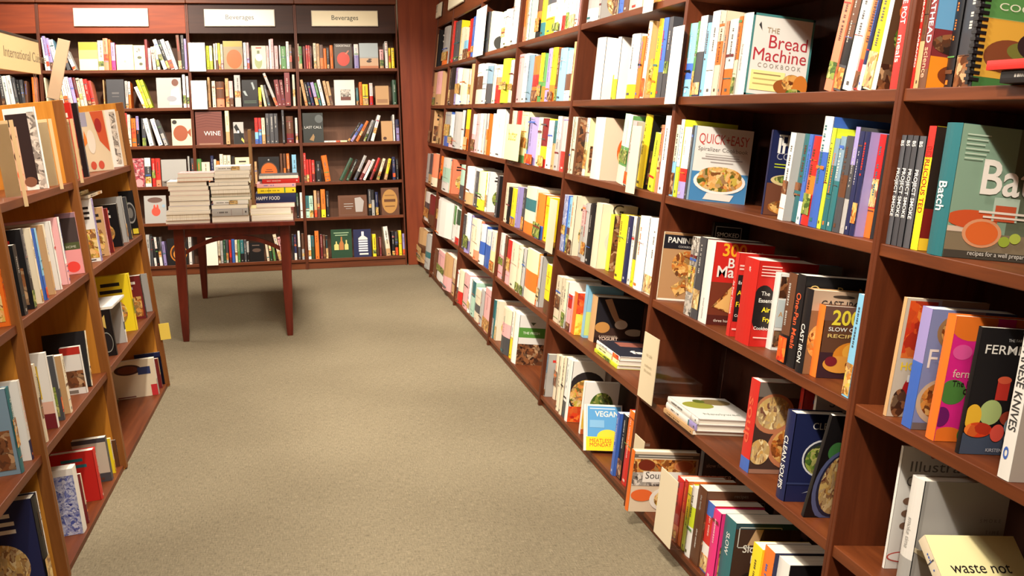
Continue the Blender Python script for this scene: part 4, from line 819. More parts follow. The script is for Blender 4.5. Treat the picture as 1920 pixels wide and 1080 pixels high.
 'disc': dict(n='black face-out book with an orange ring behind the table leg', d=[('e', .55, .45, .42, .34, (200, 120, 40)), ('e', .55, .45, .36, .29, (60, 40, 30)), ('e', .55, .4, .26, .2, (216, 140, 60))]),
 'darkcof': dict(n='black-brown face-out book seen under the table arch', d=[('e', .5, .6, .3, .1, (90, 70, 60)), ('r', .2, .84, .7, .88, (120, 100, 90))]),
 'greenbottle': dict(n='green face-out book with three bottles', d=[('r', .14, .86, .86, .89, (150, 176, 140)), ('r', .2, .78, .8, .81, (150, 176, 140)), ('r', .39, .28, .60, .5, (176, 112, 60)), ('p', [(.39, .5), (.46, .6), (.47, .74), (.53, .74), (.54, .6), (.60, .5)], (176, 112, 60)),
   ('r', .14, .28, .36, .46, (206, 196, 120)), ('p', [(.14, .46), (.22, .5), (.22, .58), (.28, .58), (.28, .5), (.36, .46)], (206, 196, 120)), ('r', .64, .28, .82, .46, (206, 196, 120)), ('p', [(.64, .46), (.7, .5), (.7, .62), (.76, .62), (.76, .5), (.82, .46)], (206, 196, 120))]),
 'bluebottle': dict(n='royal blue face-out book with a white striped bottle', d=[('r', .28, .62, .80, .68, 'W'), ('p', [(.28, .68), (.44, .76), (.62, .76), (.80, .68)], 'W'), ('r', .46, .76, .60, .92, (214, 216, 224))] + [('r', .28, .2 + i * .085, .80, .255 + i * .085, (222, 224, 232)) for i in range(5)] + [('r', .32, .08, .82, .14, 'W')]),
 # low case on the left
 'womanart': dict(n='cream book with red and orange painted figure on its cover', d=[('r', 0, 0, 1, 1, (206, 190, 160)), ('r', .0, .76, .35, 1, (150, 150, 170)), ('p', [(.5, 1), (.95, 1), (1, .3), (.7, .5)], (190, 84, 50)), ('e', .72, .76, .12, .12, (150, 40, 40)), ('p', [(.1, .4), (.2, .7), (.28, .5)], (210, 120, 50)), ('e', .35, .1, .1, .07, (190, 80, 60)), ('e', .62, .1, .1, .07, (190, 80, 60)), ('e', .4, .5, .14, .2, (214, 204, 190))]),
 'bwstrip': dict(n='white book with a black and white patterned cover strip', d=[('r', .55, .04, .95, .96, 'bw_pattern')]),
 'folk': dict(n='white book with black centre and orange diamond border', d=[('r', .04, .06, .96, .93, (40, 30, 32)), ('r', .05, .0, .34, .78, (214, 170, 140)), ('p', [(.1, .66), (.2, .76), (.3, .66), (.2, .56)], (60, 30, 30)), ('p', [(.1, .42), (.2, .54), (.3, .42), (.2, .3)], (60, 30, 30)), ('p', [(.1, .2), (.2, .3), (.3, .2), (.2, .08)], (222, 90, 50)), ('r', .74, .0, .98, .94, 'bw_pattern'), ('e', .5, .1, .2, .06, (120, 80, 60))]),
 'pinkdark': dict(n='book with dark photo over pink base and a red oval', d=[('r', 0, .40, 1, .92, (66, 56, 54)), ('r', 0, .40, 1, .52, (76, 84, 50)), ('r', 0, .92, 1, 1, (140, 110, 120)), ('r', 0, 0, 1, .40, (226, 150, 150)), ('e', .5, .12, .34, .09, (226, 70, 60)), ('t', .3, .43, .5, (200, 200, 180), 'HOME')]),
 'plate': dict(n='black book with a pale round plate on its cover', d=[('e', .62, .5, .36, .24, (150, 148, 144)), ('e', .62, .5, .31, .2, (50, 48, 48)), ('e', .62, .5, .18, .12, (120, 116, 110)), ('r', .6, .02, .98, .14, (226, 206, 60))]),
 'plate2': dict(n='black book with a cream ring on its cover', d=[('e', .5, .3, .4, .22, (150, 150, 140)), ('e', .5, .3, .37, .2, (30, 28, 30)), ('p', [(.3, .8), (.6, .9), (.6, .6), (.4, .65)], (200, 170, 90))]),
 'bread2': dict(n='white cookbook with red top and bread photos', d=[('r', 0, .84, 1, 1, (176, 44, 36)), ('r', 0, .14, 1, .5, 'food_dark'), ('r', .1, .02, .6, .09, (120, 110, 100))]),
 'eggs': dict(n='white book with yellow and black picture and maroon foot', d=[('r', .1, .4, .5, .84, (214, 180, 60)), ('r', .1, .6, .25, .84, (40, 36, 34)), ('r', .3, .44, .45, .7, (50, 44, 40)), ('r', 0, 0, 1, .2, (110, 34, 40)), ('r', 0, .2, 1, .36, (214, 170, 150))]),
 'pie': dict(n='tan and grey cookbook with a dark dish pictured on its back cover', d=[('e', .4, .76, .3, .14, (70, 44, 36)), ('e', .4, .76, .22, .1, (110, 60, 40)), ('r', .62, .6, .9, .8, (50, 60, 100)), ('r', .86, .0, 1, .3, (196, 50, 56)), ('r', .1, .02, .5, .05, (120, 60, 60))]),
 'barcode': dict(n='grey and cream cookbook with two small marks at its foot', d=[('r', 0, .2, 1, .9, (196, 184, 166)), ('r', .46, .05, .62, .1, (60, 60, 60)), ('r', .68, .05, .8, .1, (90, 60, 50))]),
 'darkpics': dict(n='plum cookbook with small photographs and cream edge', d=[('r', .1, .7, .9, .9, (120, 90, 90)), ('r', .1, .3, .8, .6, 'food_dark')]),
 'bluetown': dict(n='white paperback with blue lettering pattern low on the left case', d=[('r', .2, 0, 1, .9, 'blue_pattern')]),
}
# ---------------------------------------------------------------- books: where they stand (spine left and right, top, colour; read off the photograph and turned into places on the shelf)
ZR = dict(A=1.764, B=1.427, C=1.100, D=0.746, E=0.419, F=0.052)
ZB = dict(A=1.763, B=1.440, C=1.118, D=0.772, E=0.457, F=0.089)
ZL = dict(a=1.146, b=0.800, c=0.404, d=0.018)
ROWN = dict(A='top shelf', B='second shelf', C='third shelf', D='fourth shelf', E='fifth shelf', F='bottom shelf', a='top shelf', b='second shelf', c='third shelf', d='bottom shelf')
RBAY = ['nearest bay of right wall', 'second bay of right wall', 'third bay of right wall', 'fourth bay of right wall', 'fifth bay of right wall', 'sixth bay of right wall', 'far end bay of right wall']
R_ROWS = {
('A',6): '812.5 816 74 H;816 820 67 H;820 831 55 K;831 841 52 E/E/O',
('A',5): '842.5 852 43 R;852 863 42 A c=Y;863 870 53 C;870 879 55 C/S/C;879 885 37 R;885 891 33 B',
('A',4): '911 919 25 A;919 922 23 I c=W q=941 k=chefdog;941 948 23 J;948 960 20 W/I;962 973 -8 W;974 978 -4 Z',
('A',3): '983 987 2 O/Z;991 1008 -20 W/J/W;1008 1017 -20 U/O/K;1017 1026 -24 Y/Y/T;1026 1043 -30 A/C/Y;1043 1057 -34 W;1057 1064 -38 C/R;1064 1070 -40 J;1070 1082 -44 W;1082 1088 -44 P',
('A',2): '1105 1126 -55 W/E/W;1126 1130 -60 E q=1156;1156 1164 -66 C;1164 1173 -66 B;1173 1184 -70 U;1184 1209 -70 W/C',
('B',6): '810 818 132 H;818 828 133 P/H',
('B',5): '836 842 132 H;842 846 128 K;846 853 128 K/U;853 858 128 V;858 867 130 W;867 878 131 C/I/C;879 883 133 C;883 888 121 H',
('B',4): '894 905 121 W/U/C;905 913 120 W;913 924 125 Q/A;924 931 124 C;931 942 123 C/Z/R;942 956 112 L;956 965 114 W/I',
('B',3): '971 980 103 P;980 989 102 W;989 999 105 Q;999 1011 106 O/R/O;1011 1018 101 Y/G;1018 1025 102 G/O;1025 1033 92 V;1033 1043 91 Y/O;1043 1048 92 U;1048 1061 92 S;1061 1072 95 S/U/W;1072 1079 80 H',
('B',2): '1115 1132 73 W/W/W k=yellowwhite q=1154;1153 1170 70 W/W/Y k=yellowwhite q=1178;1179 1196 66 W/W/Y;1197 1205 70 O l=2 e=0.012;1207 1214 42 C c=H q=1226 l=2;1226 1236 38 Y l=2;1237 1247 36 B/A;1247 1255 34 A',
('B',1): '1277 1287 47 G/O/D;1288 1301 46 S/B/S;1301 1306 42 G;1306 1319 32 W/A/N;1319 1327 45 S;1328 1343 23 W;1343 1353 23 C/O/C c=C;1354 1360 42 Z;1361 1377 38 W/W/O;1378 1385 33 O/C;1386 1404 27 W k=bread q=1519 hc;'
 '1566 1582 -12 Z gap l=17;1584 1599 -14 U/K/A l=17;1601 1620 -22 W l=17;1622 1629 -24 O/O/R l=17;1630 1639 -26 N/N/W l=17;1640 1655 -28 Y/I l=17;1656 1664 -30 W k=vegpic l=13;1683 1697 -34 R k=onepot e=0.012',
('B',0): '1703 1720 -30 R k=garb;1724 1736 -32 U/H;1737 1752 -36 X/X/U k=athead q=1783;1785 1801 -40 K;1803 1816 -42 A;1832 1838 -46 A c=G k=camp d=0.235 gap comb',
('C',6): '798 807 208 U/A;807 812 206 U c=H q=822;823 828 210 H',
('C',5): '831 834 210 I;834 845 210 E/B;845 853 215 W/P;853 865 210 E;865 870 207 W;871 874 207 K;874 881 206 Y/O',
('C',4): '885 892 214 W/P;892 898 213 P;898 905 213 W;905 910 213 E;912 921 213 E/O/H;922 927 213 W;928 945 204 W',
('C',3): '958 966 208 C;967 975 208 R/C;976 988 210 I/I/G;989 992 220 N/B;992 1007 220 V;1007 1015 220 C;1015 1026 222 X/Y/R;1026 1036 226 W;1036 1042 226 T/H;1042 1050 218 W/E;1053 1064 222 P/R',
('C',2): '1067 1072 219 C;1073 1078 219 C;1079 1083 220 U k=brownseed q=1096;1096 1111 221 W/I/W;1112 1130 220 W k=orangebowl q=1163;1163 1177 217 J/G/C l=4;1178 1186 228 P/E l=4;1201 1214 216 Y c=K q=1222 l=4;1223 1233 251 L l=4 e=0.012;1234 1240 234 Z;1241 1251 217 W',
('C',1): '1258 1269 234 C/S;1270 1276 224 W/L;1277 1290 238 W/R/V;1291 1294 235 A;1295 1299 235 Q k=spiral c=W q=1405;1437 1440 243 N k=keto e=0.055 d=0.2 gap;1471 1482 249 W c=E q=1502 l=4 e=0.012;1497 1505 252 T l=4;1506 1514 252 B/B/W l=4;1515 1529 256 R/O/R l=4;'
 '1529 1545 219 W/B/B l=4;1546 1553 240 L l=4;1554 1563 260 Q/T/T l=4;1564 1574 256 Q/T/T l=4;1575 1588 255 A/U/A l=3;1589 1597 238 V/A/E l=3;1598 1606 246 N l=3;1607 1617 247 N c=V q=1636 l=3;1635 1647 252 R/R/O c=A q=1664 l=3',
('C',0): '1675 1685 253 A k=smoke hc;1686 1696 253 A k=smoke hc;1697 1708 254 A k=smoke hc;1709 1721 255 A k=smoke hc;1725 1738 236 R/Y/Y/Y k=beer q=1762;1757 1786 230 T k=batch d=0.262 hc e=0.004',
('D',6): '797 805 287 E;805 813 288 A/H;813 822 288 Z/C',
('D',5): '826 830 292 O/U;830 843 296 W/J/W;845 862 300 Z;863 872 309 J/A',
('D',4): '875 889 312 W/W/H;890 897 320 A;898 910 321 I/L;912 929 323 W;930 934 328 A c=K q=944',
('D',3): '947 952 342 C;952 959 350 K;959 967 352 Y;968 978 350 V;979 984 352 A;985 1004 350 C/T/C/O k=thekitchen;1006 1020 362 O/O/B;1022 1028 368 Y',
('D',2): '1048 1061 363 B sm=blue_pattern;1064 1068 368 S/U/Y;1069 1076 365 C q=1088;1088 1094 383 P/E;1094 1102 380 E;1103 1112 380 K;1113 1124 379 C k=circle q=1140;1140 1144 400 L k=brownseed q=1157;1158 1172 401 Y hc;1172 1180 403 N;1182 1187 405 W;1188 1193 404 A/Y;1194 1211 404 W;1214 1233 408 W/W/C',
('D',1): '1234 1239 431 C k=panini us=0.8;1290 1303 442 A/W/A sm=bw_pattern;1304 1316 442 A;1326 1330 414 K k=smoked q=1405 e=0.15 d=0.12;1318 1333 448 W k=best300 c=R us=0.95;1371 1377 470 R k=fryer us=0.42;1388 1414 481 R k=fryer2 us=0.48 e=0.012;'
 '1445 1455 508 W k=alpine us=0.24;1463 1470 489 Q k=best150 e=0.11 d=0.16;1469 1484 509 U/K k=x1;1485 1500 511 K k=onepan d=0.23;1501 1515 538 K c=H k=castiron q=1604;1527 1539 568 O c=U k=slow200 q=1604;1598 1612 550 S l=4 e=0.004',
('D',0): '1674 1680 552 H k=home us=0.42 l=5;1709 1727 571 V/B k=fea us=0.62 l=5 e=0.011;1755 1771 584 O k=vferm us=0.7 l=5 hc e=0.011;1812 1819 606 K k=ferm q=1925 l=5 e=0.011;1893 1915 585 W k=knives l=4 e=0.0',
('E',6): '787 797 349 H/U;797 806 360 W/A/W;807 815 365 X/U',
('E',5): '817 825 368 X;826 849 375 W;850 854 384 G/W;855 862 392 D/W/R',
('E',4): '864 873 400 A;874 882 399 W/V;883 890 408 C;891 900 410 C/Z;901 910 420 W/B/W;911 919 430 W/B;920 928 432 W/I',
('E',3): '933 944 435 W/P;945 949 440 U;950 957 448 R/P;958 970 453 C;971 978 462 C;979 985 464 E;986 1007 467 I/O/C k=lc;1009 1021 480 E;1022 1031 494 Y/Y/U;1032 1036 494 A',
('E',2): '1041 1051 516 C;1051 1056 518 C;1056 1062 525 C/W;1063 1070 550 R/P/X;1074 1080 545 O k=tomato q=1094;1094 1099 531 S k=bluetop e=0.05 d=0.16;1107 1117 551 H k=dough q=1203 hc',
('E',1): '1398 1414 705 R/R/R/R/R/R/B k=bowls q=1488;1466 1481 764 N k=clean q=1562 hc;1490 1496 720 R e=0.11 d=0.15 gap c=R;1516 1520 730 W k=stir e=0.13 d=0.13;1525 1530 768 K k=soup us=0.62 l=24 e=0.012',
('E',0): '1672 1676 826 W k=illus e=0.05 d=0.2;1694 1716 886 W/W/E k=smoketime d=0.2 hc c=E gap',
('F',6): '788 800 427 H/U/H;801 812 440 E/T/E',
('F',5): '815 820 465 U;821 834 470 P/W;835 848 476 H/P;849 857 484 C/H',
('F',4): '852 860 502 W/A/Z;861 869 505 C/C/R;870 878 510 P;879 883 518 W;884 890 525 T/J;891 900 540 C/A/C;901 907 541 E;908 922 540 P',
('F',3): '917 926 556 T/E c=T;929 942 565 C;943 957 575 C/P/A;958 962 578 W/Y;963 971 583 W k=greenband q=1023',
('F',2): '1021 1025 659 Q/E q=1040;1040 1046 662 C;1047 1052 664 C;1053 1058 664 C;1059 1064 668 W/W/A;1064 1069 670 W k=redbowl q=1090;1087 1090 676 D k=leafy e=0.08 d=0.13;1090 1093 710 W k=salad q=1157 e=0.02;1094 1099 757 W k=vegan q=1152 l=-8 e=-0.03 gap;1151 1161 770 B e=0.0 gap;1162 1170 772 K;1173 1186 766 O/R c=R',
('F',1): '1178 1184 837 O c=C k=soups q=1305 e=-0.06;1306 1312 838 A k=winter e=0.13 d=0.12;1264 1276 890 R/Z e=0.012;1277 1283 893 R/O;1284 1290 905 Y/L;1291 1301 905 W/L/W;1302 1317 906 U k=bridge d=0.22;1320 1331 935 B/R/R/W/B;1331 1344 950 M;1352 1372 964 T k=slowfav d=0.2;1404 1421 1016 Y l=2 e=0.011;1424 1442 1020 O/O/O c=N l=2 d=0.2;1450 1470 1042 W/R c=K l=2 d=0.2',
}
BBAY = ['left end bay of back wall', 'blank-sign bay of back wall', 'middle Beverages bay of back wall', 'end Beverages bay of back wall']
B_ROWS = {
('A',1): '74 81 71 W l=-5;82 90 68 V/W l=-7;90 97 72 V l=-8;98 106 75 W/S l=-10;117 124 88 E/A l=-12;125 132 96 E/W l=-14;148 183 79 I F k=yellowtop;184 194 76 C;194 203 72 Z;204 208 74 O;209 216 80 V/M;218 250 84 I F k=creamdot;251 272 85 I F k=figure;272 277 74 X;278 283 90 P;284 290 88 C l=-3;291 296 86 C l=-5;297 304 75 W l=-18;305 310 76 K l=-18;311 318 75 W l=-18;319 325 78 W l=-16;333 339 66 U l=-3;340 345 66 K;346 350 73 V',
('A',2): '387 392 86 L;393 398 86 I/L;401 404 82 C;405 408 81 C/U;409 413 81 Y;414 418 83 C/P;419 455 77 E F k=orangedisc;457 462 80 W;463 467 80 P/V;472 499 86 C F k=bottlefig;500 504 86 P;505 508 74 W;508 513 73 P;515 521 86 P;524 526 85 W;527 536 87 G;537 542 78 W;543 547 84 U',
('A',3): '556 560 82 C;561 566 87 G/H;569 573 87 X;574 577 85 R;578 581 85 R;582 584 86 X;588 593 81 C;594 599 82 H;600 606 84 U/O;607 612 91 O;613 617 90 K;619 624 85 O;627 660 82 A F k=cocktail;664 672 83 W/V;674 709 81 E F k=bluesand;712 719 93 P/H;722 727 78 W;729 732 90 Y;734 739 90 Y',
('B',0): '2 8 141 A l=-6;9 17 143 W l=-8;18 26 142 W l=-9;27 33 146 A l=-8;34 39 150 K l=-6;40 46 150 A l=-5;47 52 152 U;61 66 145 O;67 71 145 Z',
('B',1): '80 86 146 C l=-4;104 110 143 W l=-8;111 117 144 N/W l=-10;118 126 142 W l=-10;127 134 145 W/P l=-10;135 141 146 V l=-10;142 147 146 X l=-10;148 154 147 C l=-9;155 160 148 C l=-8;161 168 149 R l=-8;169 175 152 R/Z l=-8;194 196 150 H;200 233 149 A F k=dark1;235 240 152 E;241 245 153 W/O;257 264 164 W l=-16;264 270 151 L l=-17;271 277 151 L l=-17;294 340 146 E F k=chef;343 348 140 W;350 354 143 W/P',
('B',2): '390 394 145 H;398 404 152 C;406 420 153 U/Z;423 429 147 H;430 437 152 P/U;440 451 141 E;454 483 150 K F k=leaves;485 490 164 L;491 495 160 I l=-6;496 501 160 A l=-8;507 512 138 E l=-22;517 525 150 X l=-6;526 532 150 X l=-4;534 544 132 X e=-0.02;549 553 140 C',
('B',3): '561 563 163 H;566 571 150 H l=-8;573 578 155 K l=-8;579 584 155 N l=-8;586 592 155 V/X l=-9;593 597 156 G/T l=-9;599 605 150 W l=-9;609 614 152 H l=-8;615 620 153 H/U l=-7;627 665 150 W F k=photo;668 672 165 T;674 679 154 O;680 690 158 Y;693 699 156 W/R;704 729 161 H F k=paper;736 743 150 D',
('C',1): '235 239 212 R/P;240 245 215 C;247 255 222 O;256 261 218 V/K;266 273 222 A;274 282 223 W l=-10;289 297 224 W l=-14;299 305 226 A/E l=-16;322 360 223 C F k=goldfish',
('C',2): '367 417 209 U F k=wine;423 430 204 I/H e=-0.01;438 457 229 E F k=bottleblack;478 484 221 R/S/B;485 490 221 R/S/B;491 497 221 C/H;499 505 213 A;506 513 213 A;514 521 213 A;529 533 203 A e=-0.015;537 550 218 U/X;554 558 221 W/P',
('C',3): '568 606 212 D F k=lastcall;668 672 231 K l=24;674 679 234 B/V l=22;681 686 228 O l=22;692 696 226 E l=18;697 701 227 A l=16;702 708 217 W l=15;715 736 227 H F k=kraft;737 740 215 W;743 748 224 N/V',
('D',1): '249 271 297 X F k=rose;272 283 296 W/A/W;285 291 297 R;292 301 297 R/Z;303 350 299 E F k=car;353 356 293 E;359 365 297 A',
('D',2): '370 378 298 G;379 394 304 C/C/O;396 401 292 N;402 406 299 C;407 412 302 O;413 419 289 C;420 426 291 C;427 433 291 C;435 440 293 K/C;442 469 295 I F;478 482 303 H;485 524 294 K F k=coffee;526 530 288 U/W;532 536 288 U/O;538 543 288 O/U;548 556 290 S',
('D',3): '568 574 287 R;575 579 299 R;580 584 299 R;585 590 300 R/X;593 602 302 K;606 616 292 O l=-6 t=0.03;649 656 298 D l=22;661 666 300 K/D l=20;674 680 293 E/A l=22;686 692 302 P/X l=20;693 698 300 W l=20;703 708 297 R/X l=18;714 719 298 C/H l=14;726 731 298 Y/H l=10;736 741 294 N;743 747 298 K',
('E',1): '271 312 367 E F k=crab',
('E',2): '556 560 362 D/K;563 567 361 W',
('E',3): '573 580 367 T/J;580 587 367 J;589 594 357 H/U;595 600 358 U;602 610 355 O/Y;612 617 358 K;634 688 366 U F k=landscape;691 696 355 A/K;697 702 356 K/E;704 709 360 N/K;715 748 352 U F k=gold',
('F',1): '275 281 440 E;282 287 443 A;287 291 445 K/W l=-4;292 296 445 W/K l=-4;297 302 445 K/W l=-4;305 310 453 V l=-3;314 352 447 K F k=disc;354 359 439 W',
('F',2): '409 413 452 C;414 418 452 E;419 423 450 D;424 428 450 A/E;430 434 450 R/X;435 440 448 B;441 445 450 C;446 450 450 G;451 457 450 T/K;458 462 450 A;463 467 453 E/K;468 495 455 K F k=darkcof;498 502 455 C l=-3;504 508 455 I/D l=-3;510 514 456 G l=-3;517 523 440 C l=-10;524 529 445 P l=-8;548 551 440 K;552 556 440 N/W;559 563 433 W/A;566 570 438 U/E',
('F',3): '578 583 441 W;584 589 442 T/D;591 598 433 O;601 605 440 X;606 610 441 U;611 615 442 K/H;621 660 430 D F k=greenbottle;663 696 430 N F k=bluebottle;699 705 439 Y;712 715 445 X;722 730 425 W/C/H l=-5;735 740 434 K;741 746 434 A/K;748 753 432 Y;755 759 438 V/H',
}
LBAY = ['nearest bay of low case', 'middle bay of low case', 'far bay of low case']
L_ROWS = {
('a',1): '55 79 200 W k=folk q=18 t=0.02 e=0.02',
('a',2): '137 145 190 R q=108 t=0.03;148 157 189 A c=K t=0.02;196 205 207 C k=womanart q=150 t=0.02;216 224 205 W k=bwstrip q=200 t=0.02;226 235 208 K c=H t=0.015',
('b',0): '2 16 452 O t=0.02',
('b',1): '18 27 456 D t=0.02;28 41 455 K t=0.035;42 56 425 A/K t=0.03;57 70 424 C t=0.02;71 79 424 S/B t=0.02;80 94 418 C/H t=0.02;95 106 412 W t=0.02;107 121 405 W/P t=0.025;140 152 395 P k=pinkdark q=112 t=0.02',
('b',2): '170 183 370 V c=W q=155 t=0.03;190 200 386 P c=H q=183 t=0.02;202 208 388 R/X t=0.015;209 226 382 K t=0.03;228 235 366 E t=0.02;237 243 367 A t=0.02;256 262 352 K k=plate q=228 t=0.02',
('c',0): '12 31 718 T c=Q t=0.03;33 50 706 W/W/N c=W t=0.02',
('c',1): '62 78 676 C q=55 t=0.02;86 99 653 W k=eggs q=70 t=0.02;100 112 660 E/A t=0.015;114 127 660 C c=H t=0.03;146 158 645 W k=bread2 q=118 t=0.02;160 166 615 C c=K t=0.015 l=4',
('c',2): '205 214 576 K k=plate2 q=185 t=0.02;226 233 563 W/A/W c=E t=0.015;240 250 508 Y c=Y q=176 t=0.03;258 270 514 K c=X t=0.03;276 283 508 C/E t=0.02',
('d',0): '30 84 936 K c=N d=0.22 t=0.05 hc;-30 18 960 W c=K t=0.04',
('d',1): '120 152 876 W k=bluetown q=100 t=0.05;154 160 878 C/X t=0.012;168 186 838 R c=R q=98 t=0.04 hc;196 206 812 A k=barcode q=140 t=0.03;208 213 815 C/Y t=0.012;217 223 818 A/U t=0.012',
('d',2): '278 294 672 W/E c=C k=pie q=208 t=0.03;295 301 668 H/X t=0.02;302 307 662 K t=0.02;309 314 640 N t=0.03',
}
for (k, b), txt in R_ROWS.items():
    shelf_row(RIGHT, 'right', RIGHT.h_of_z(ZR[k]), txt, '%s, %s' % (ROWN[k], RBAY[b]), 'books on the %s of the %s' % (ROWN[k], RBAY[b]), hmax=0.33 if k == 'A' else 0.292, lo=-ry[b + 1] + 0.0135, hi=-ry[b] - 0.0135)
for (k, b), txt in B_ROWS.items():
    shelf_row(REAR, 'rear', REAR.h_of_z(ZB[k]), txt, '%s, %s' % (ROWN[k], BBAY[b]), 'books on the %s of the %s' % (ROWN[k], BBAY[b]), base=0.012, hmax=0.30 if k == 'A' else 0.288, lo=bx[b] + 0.0135, hi=bx[b + 1] - 0.0135)
for (k, b), txt in L_ROWS.items():
    shelf_row(LEFT, 'left', LEFT.h_of_z(ZL[k]), txt, '%s, %s' % (ROWN[k], LBAY[b]), 'books on the %s of the %s' % (ROWN[k], LBAY[b]), hmax=0.30, lo=ly[b] + 0.015, hi=ly[b + 1] - 0.015)

# books lying flat: M puts local x (through the boards) up
def flat(M, t, d, h, code, label, group, area, spine_text=None, design=None, hard=False, cover=None):
    cs = [PAL[c] for c in code.split('/')]; cov = PAL[cover] if cover else cs[0]
    BOOKS.append(dict(area=area, label=label, group=group, shape=lambda: (*book_shape(t, d, h, cs, cov, cov, hard, design, False, area, spine_text), M)))
def mat4(x, y, z, p):
    return Matrix(((x.x, y.x, z.x, p.x), (x.y, y.y, z.y, p.y), (x.z, y.z, z.z, p.z), (0, 0, 0, 1)))
UP = Vector((0, 0, 1))
T_STACKS = [('left', [(311, 394, 424, 418, 'P', 0), (313, 394, 418, 413, 'C', 0), (312, 393, 413, 408, 'C', 0), (312, 395, 408, 402, 'W', 0), (316, 393, 402, 394, 'W', 0), (318, 394, 394, 385, 'V', 0), (317, 393, 385, 376, 'W', 0),
                      (319, 393, 376, 368, 'P', 0), (316, 391, 368, 360, 'E', 0), (313, 388, 360, 352, 'W', 0), (333, 400, 352, 346, 'Z', 0), (334, 402, 346, 338, 'P', 0)]),
            ('middle', [(398, 468, 421, 410, 'H', 0), (398, 466, 410, 398, 'E', 1), (397, 465, 398, 390, 'B', 0), (400, 466, 390, 383, 'W', 1), (396, 470, 383, 377, 'G', 0), (397, 470, 377, 371, 'A', 0), (396, 469, 371, 365, 'C', 0),
                        (395, 468, 365, 358, 'A', 0), (392, 466, 358, 352, 'E', 0), (403, 470, 352, 345, 'W', 0), (402, 468, 345, 339, 'W', 0), (403, 469, 339, 332, 'W', 0), (404, 470, 332, 325, 'W', 1)]),
            ('right', [(472, 550, 418, 407, 'C', 0), (470, 546, 407, 395, 'I', 0), (481, 553, 395, 387, 'P', 0), (480, 555, 387, 370, 'N', 1), (483, 555, 370, 360, 'Y', 1), (482, 555, 360, 353, 'P', 1), (492, 562, 353, 345, 'R', 1), (486, 560, 345, 339, 'A', 0)])]
for nm, st in T_STACKS:
    z = TZ + 0.0008; rng = random.Random(nm)
    for i, (x0, x1, yb, yt, code, sp) in enumerate(st):
        yf = 6.475 + rng.uniform(0, 0.012); a = on_y(x0, (yb + yt) / 2, yf).x; b = on_y(x1, (yb + yt) / 2, yf).x
        t = (yb - yt) * 0.00345; d = rng.uniform(0.20, 0.24)
        a = max(a, tx0 - 0.02)
        if sp: M = mat4(UP, Vector((0, 1, 0)), Vector((-1, 0, 0)), Vector((b, yf, z)))
        else: M = mat4(UP, Vector((0, -1, 0)), Vector((1, 0, 0)), Vector((a, yf + d, z)))
        txt = [(.98, .40, 'W', 'HAPPY FOOD')] if code == 'N' else None
        flat(M, t, d, b - a, code, '%s book, %s from bottom of the %s table stack%s' % (PAL_NAME[code], ORD[i + 1], nm, ', lettered spine out' if code == 'N' else ''), 'books in the %s stack on the table' % nm, (x1 - x0) * (yb - yt) * 1.5, txt)
        z += t + 0.0006
def hit_h(fr, px, py, h):
    r = ray(px, py); t = (h - (EYE - fr.o).dot(fr.ez)) / r.dot(fr.ez); q = EYE + r * t - fr.o
    return q.dot(fr.ex), q.dot(fr.ey)
def flat_on(fr, hs, s0, s1, n0, n1, t, code, label, group, area, **kw):
    p = fr.pt(s1, n0, hs)
    flat(mat4(fr.ez, fr.ey, -fr.ex, p), t, n1 - n0, s1 - s0, code, label, group, area, **kw)
# fifth shelf, second bay: three white books under the acrylic sheet
hs = RIGHT.h_of_z(ZR['E']) + 0.0006; g = 'flat stack beside the clear acrylic sheet'
sa, na = hit_h(RIGHT, 1253, 742, hs + 0.055); sb, nb = hit_h(RIGHT, 1307, 784, hs + 0.055); sc, nc = hit_h(RIGHT, 1404, 777, hs + 0.055)
n0 = (na + nb) / 2; n1 = min(max(nc, n0 + 0.15), 0.27); s0, s1 = sa, sb
flat_on(RIGHT, hs, s0 - 0.004, s1 - 0.01, n0 - 0.006, n1 - 0.02, 0.014, 'H', 'tan book at the bottom of the flat stack by the acrylic sheet', g, 2500)
flat_on(RIGHT, hs + 0.0146, s0, s1, n0, n1, 0.020, 'W/W/V', 'white book in the middle of the flat stack by the acrylic sheet', g, 3000, hard=True)
flat_on(RIGHT, hs + 0.0352, s0 + 0.002, s1 + 0.002, n0 + 0.002, n1, 0.019, 'W', 'white cookbook with green picture on top of the flat stack by the acrylic', g, 5000, hard=True,
        design=[('e', .32, .62, .26, .16, (150, 150, 60)), ('e', .7, .78, .26, .14, (130, 110, 70)), ('e', .42, .8, .1, .08, (90, 100, 40)), ('t', .2, .18, .6, (150, 160, 150), 'Newlywed', 'l')])
# fifth shelf, third bay: flat stack under the dough book
sa, na = hit_h(RIGHT, 1121, 637, hs + 0.05); sb, nb = hit_h(RIGHT, 1160, 668, hs + 0.05); n0 = (na + nb) / 2; g = 'flat stack under the dark dough cookbook'
s1 = sb; s0 = sa
flat_on(RIGHT, hs, s0 - .006, s1 - .004, n0 - .004, n0 + .21, 0.014, 'L', 'lime book at the bottom of the flat stack before the dough cookbook', g, 1500)
flat_on(RIGHT, hs + .0146, s0, s1, n0, n0 + .215, 0.018, 'I', 'pale book in the middle of the flat stack before the dough cookbook', g, 2000)
flat_on(RIGHT, hs + .0332, s0 + .002, s1 + .002, n0, n0 + .21, 0.017, 'W', 'white-edged book with black top lettered fast, topmost by the dough cookbook', g, 3000, hard=True,
        design=[('r', .0, 0, 1, 1, (40, 40, 50)), ('r', .3, .62, .95, .9, (150, 90, 76)), ('t', .34, .2, .5, 'W', 'fast', 'l', .03)])
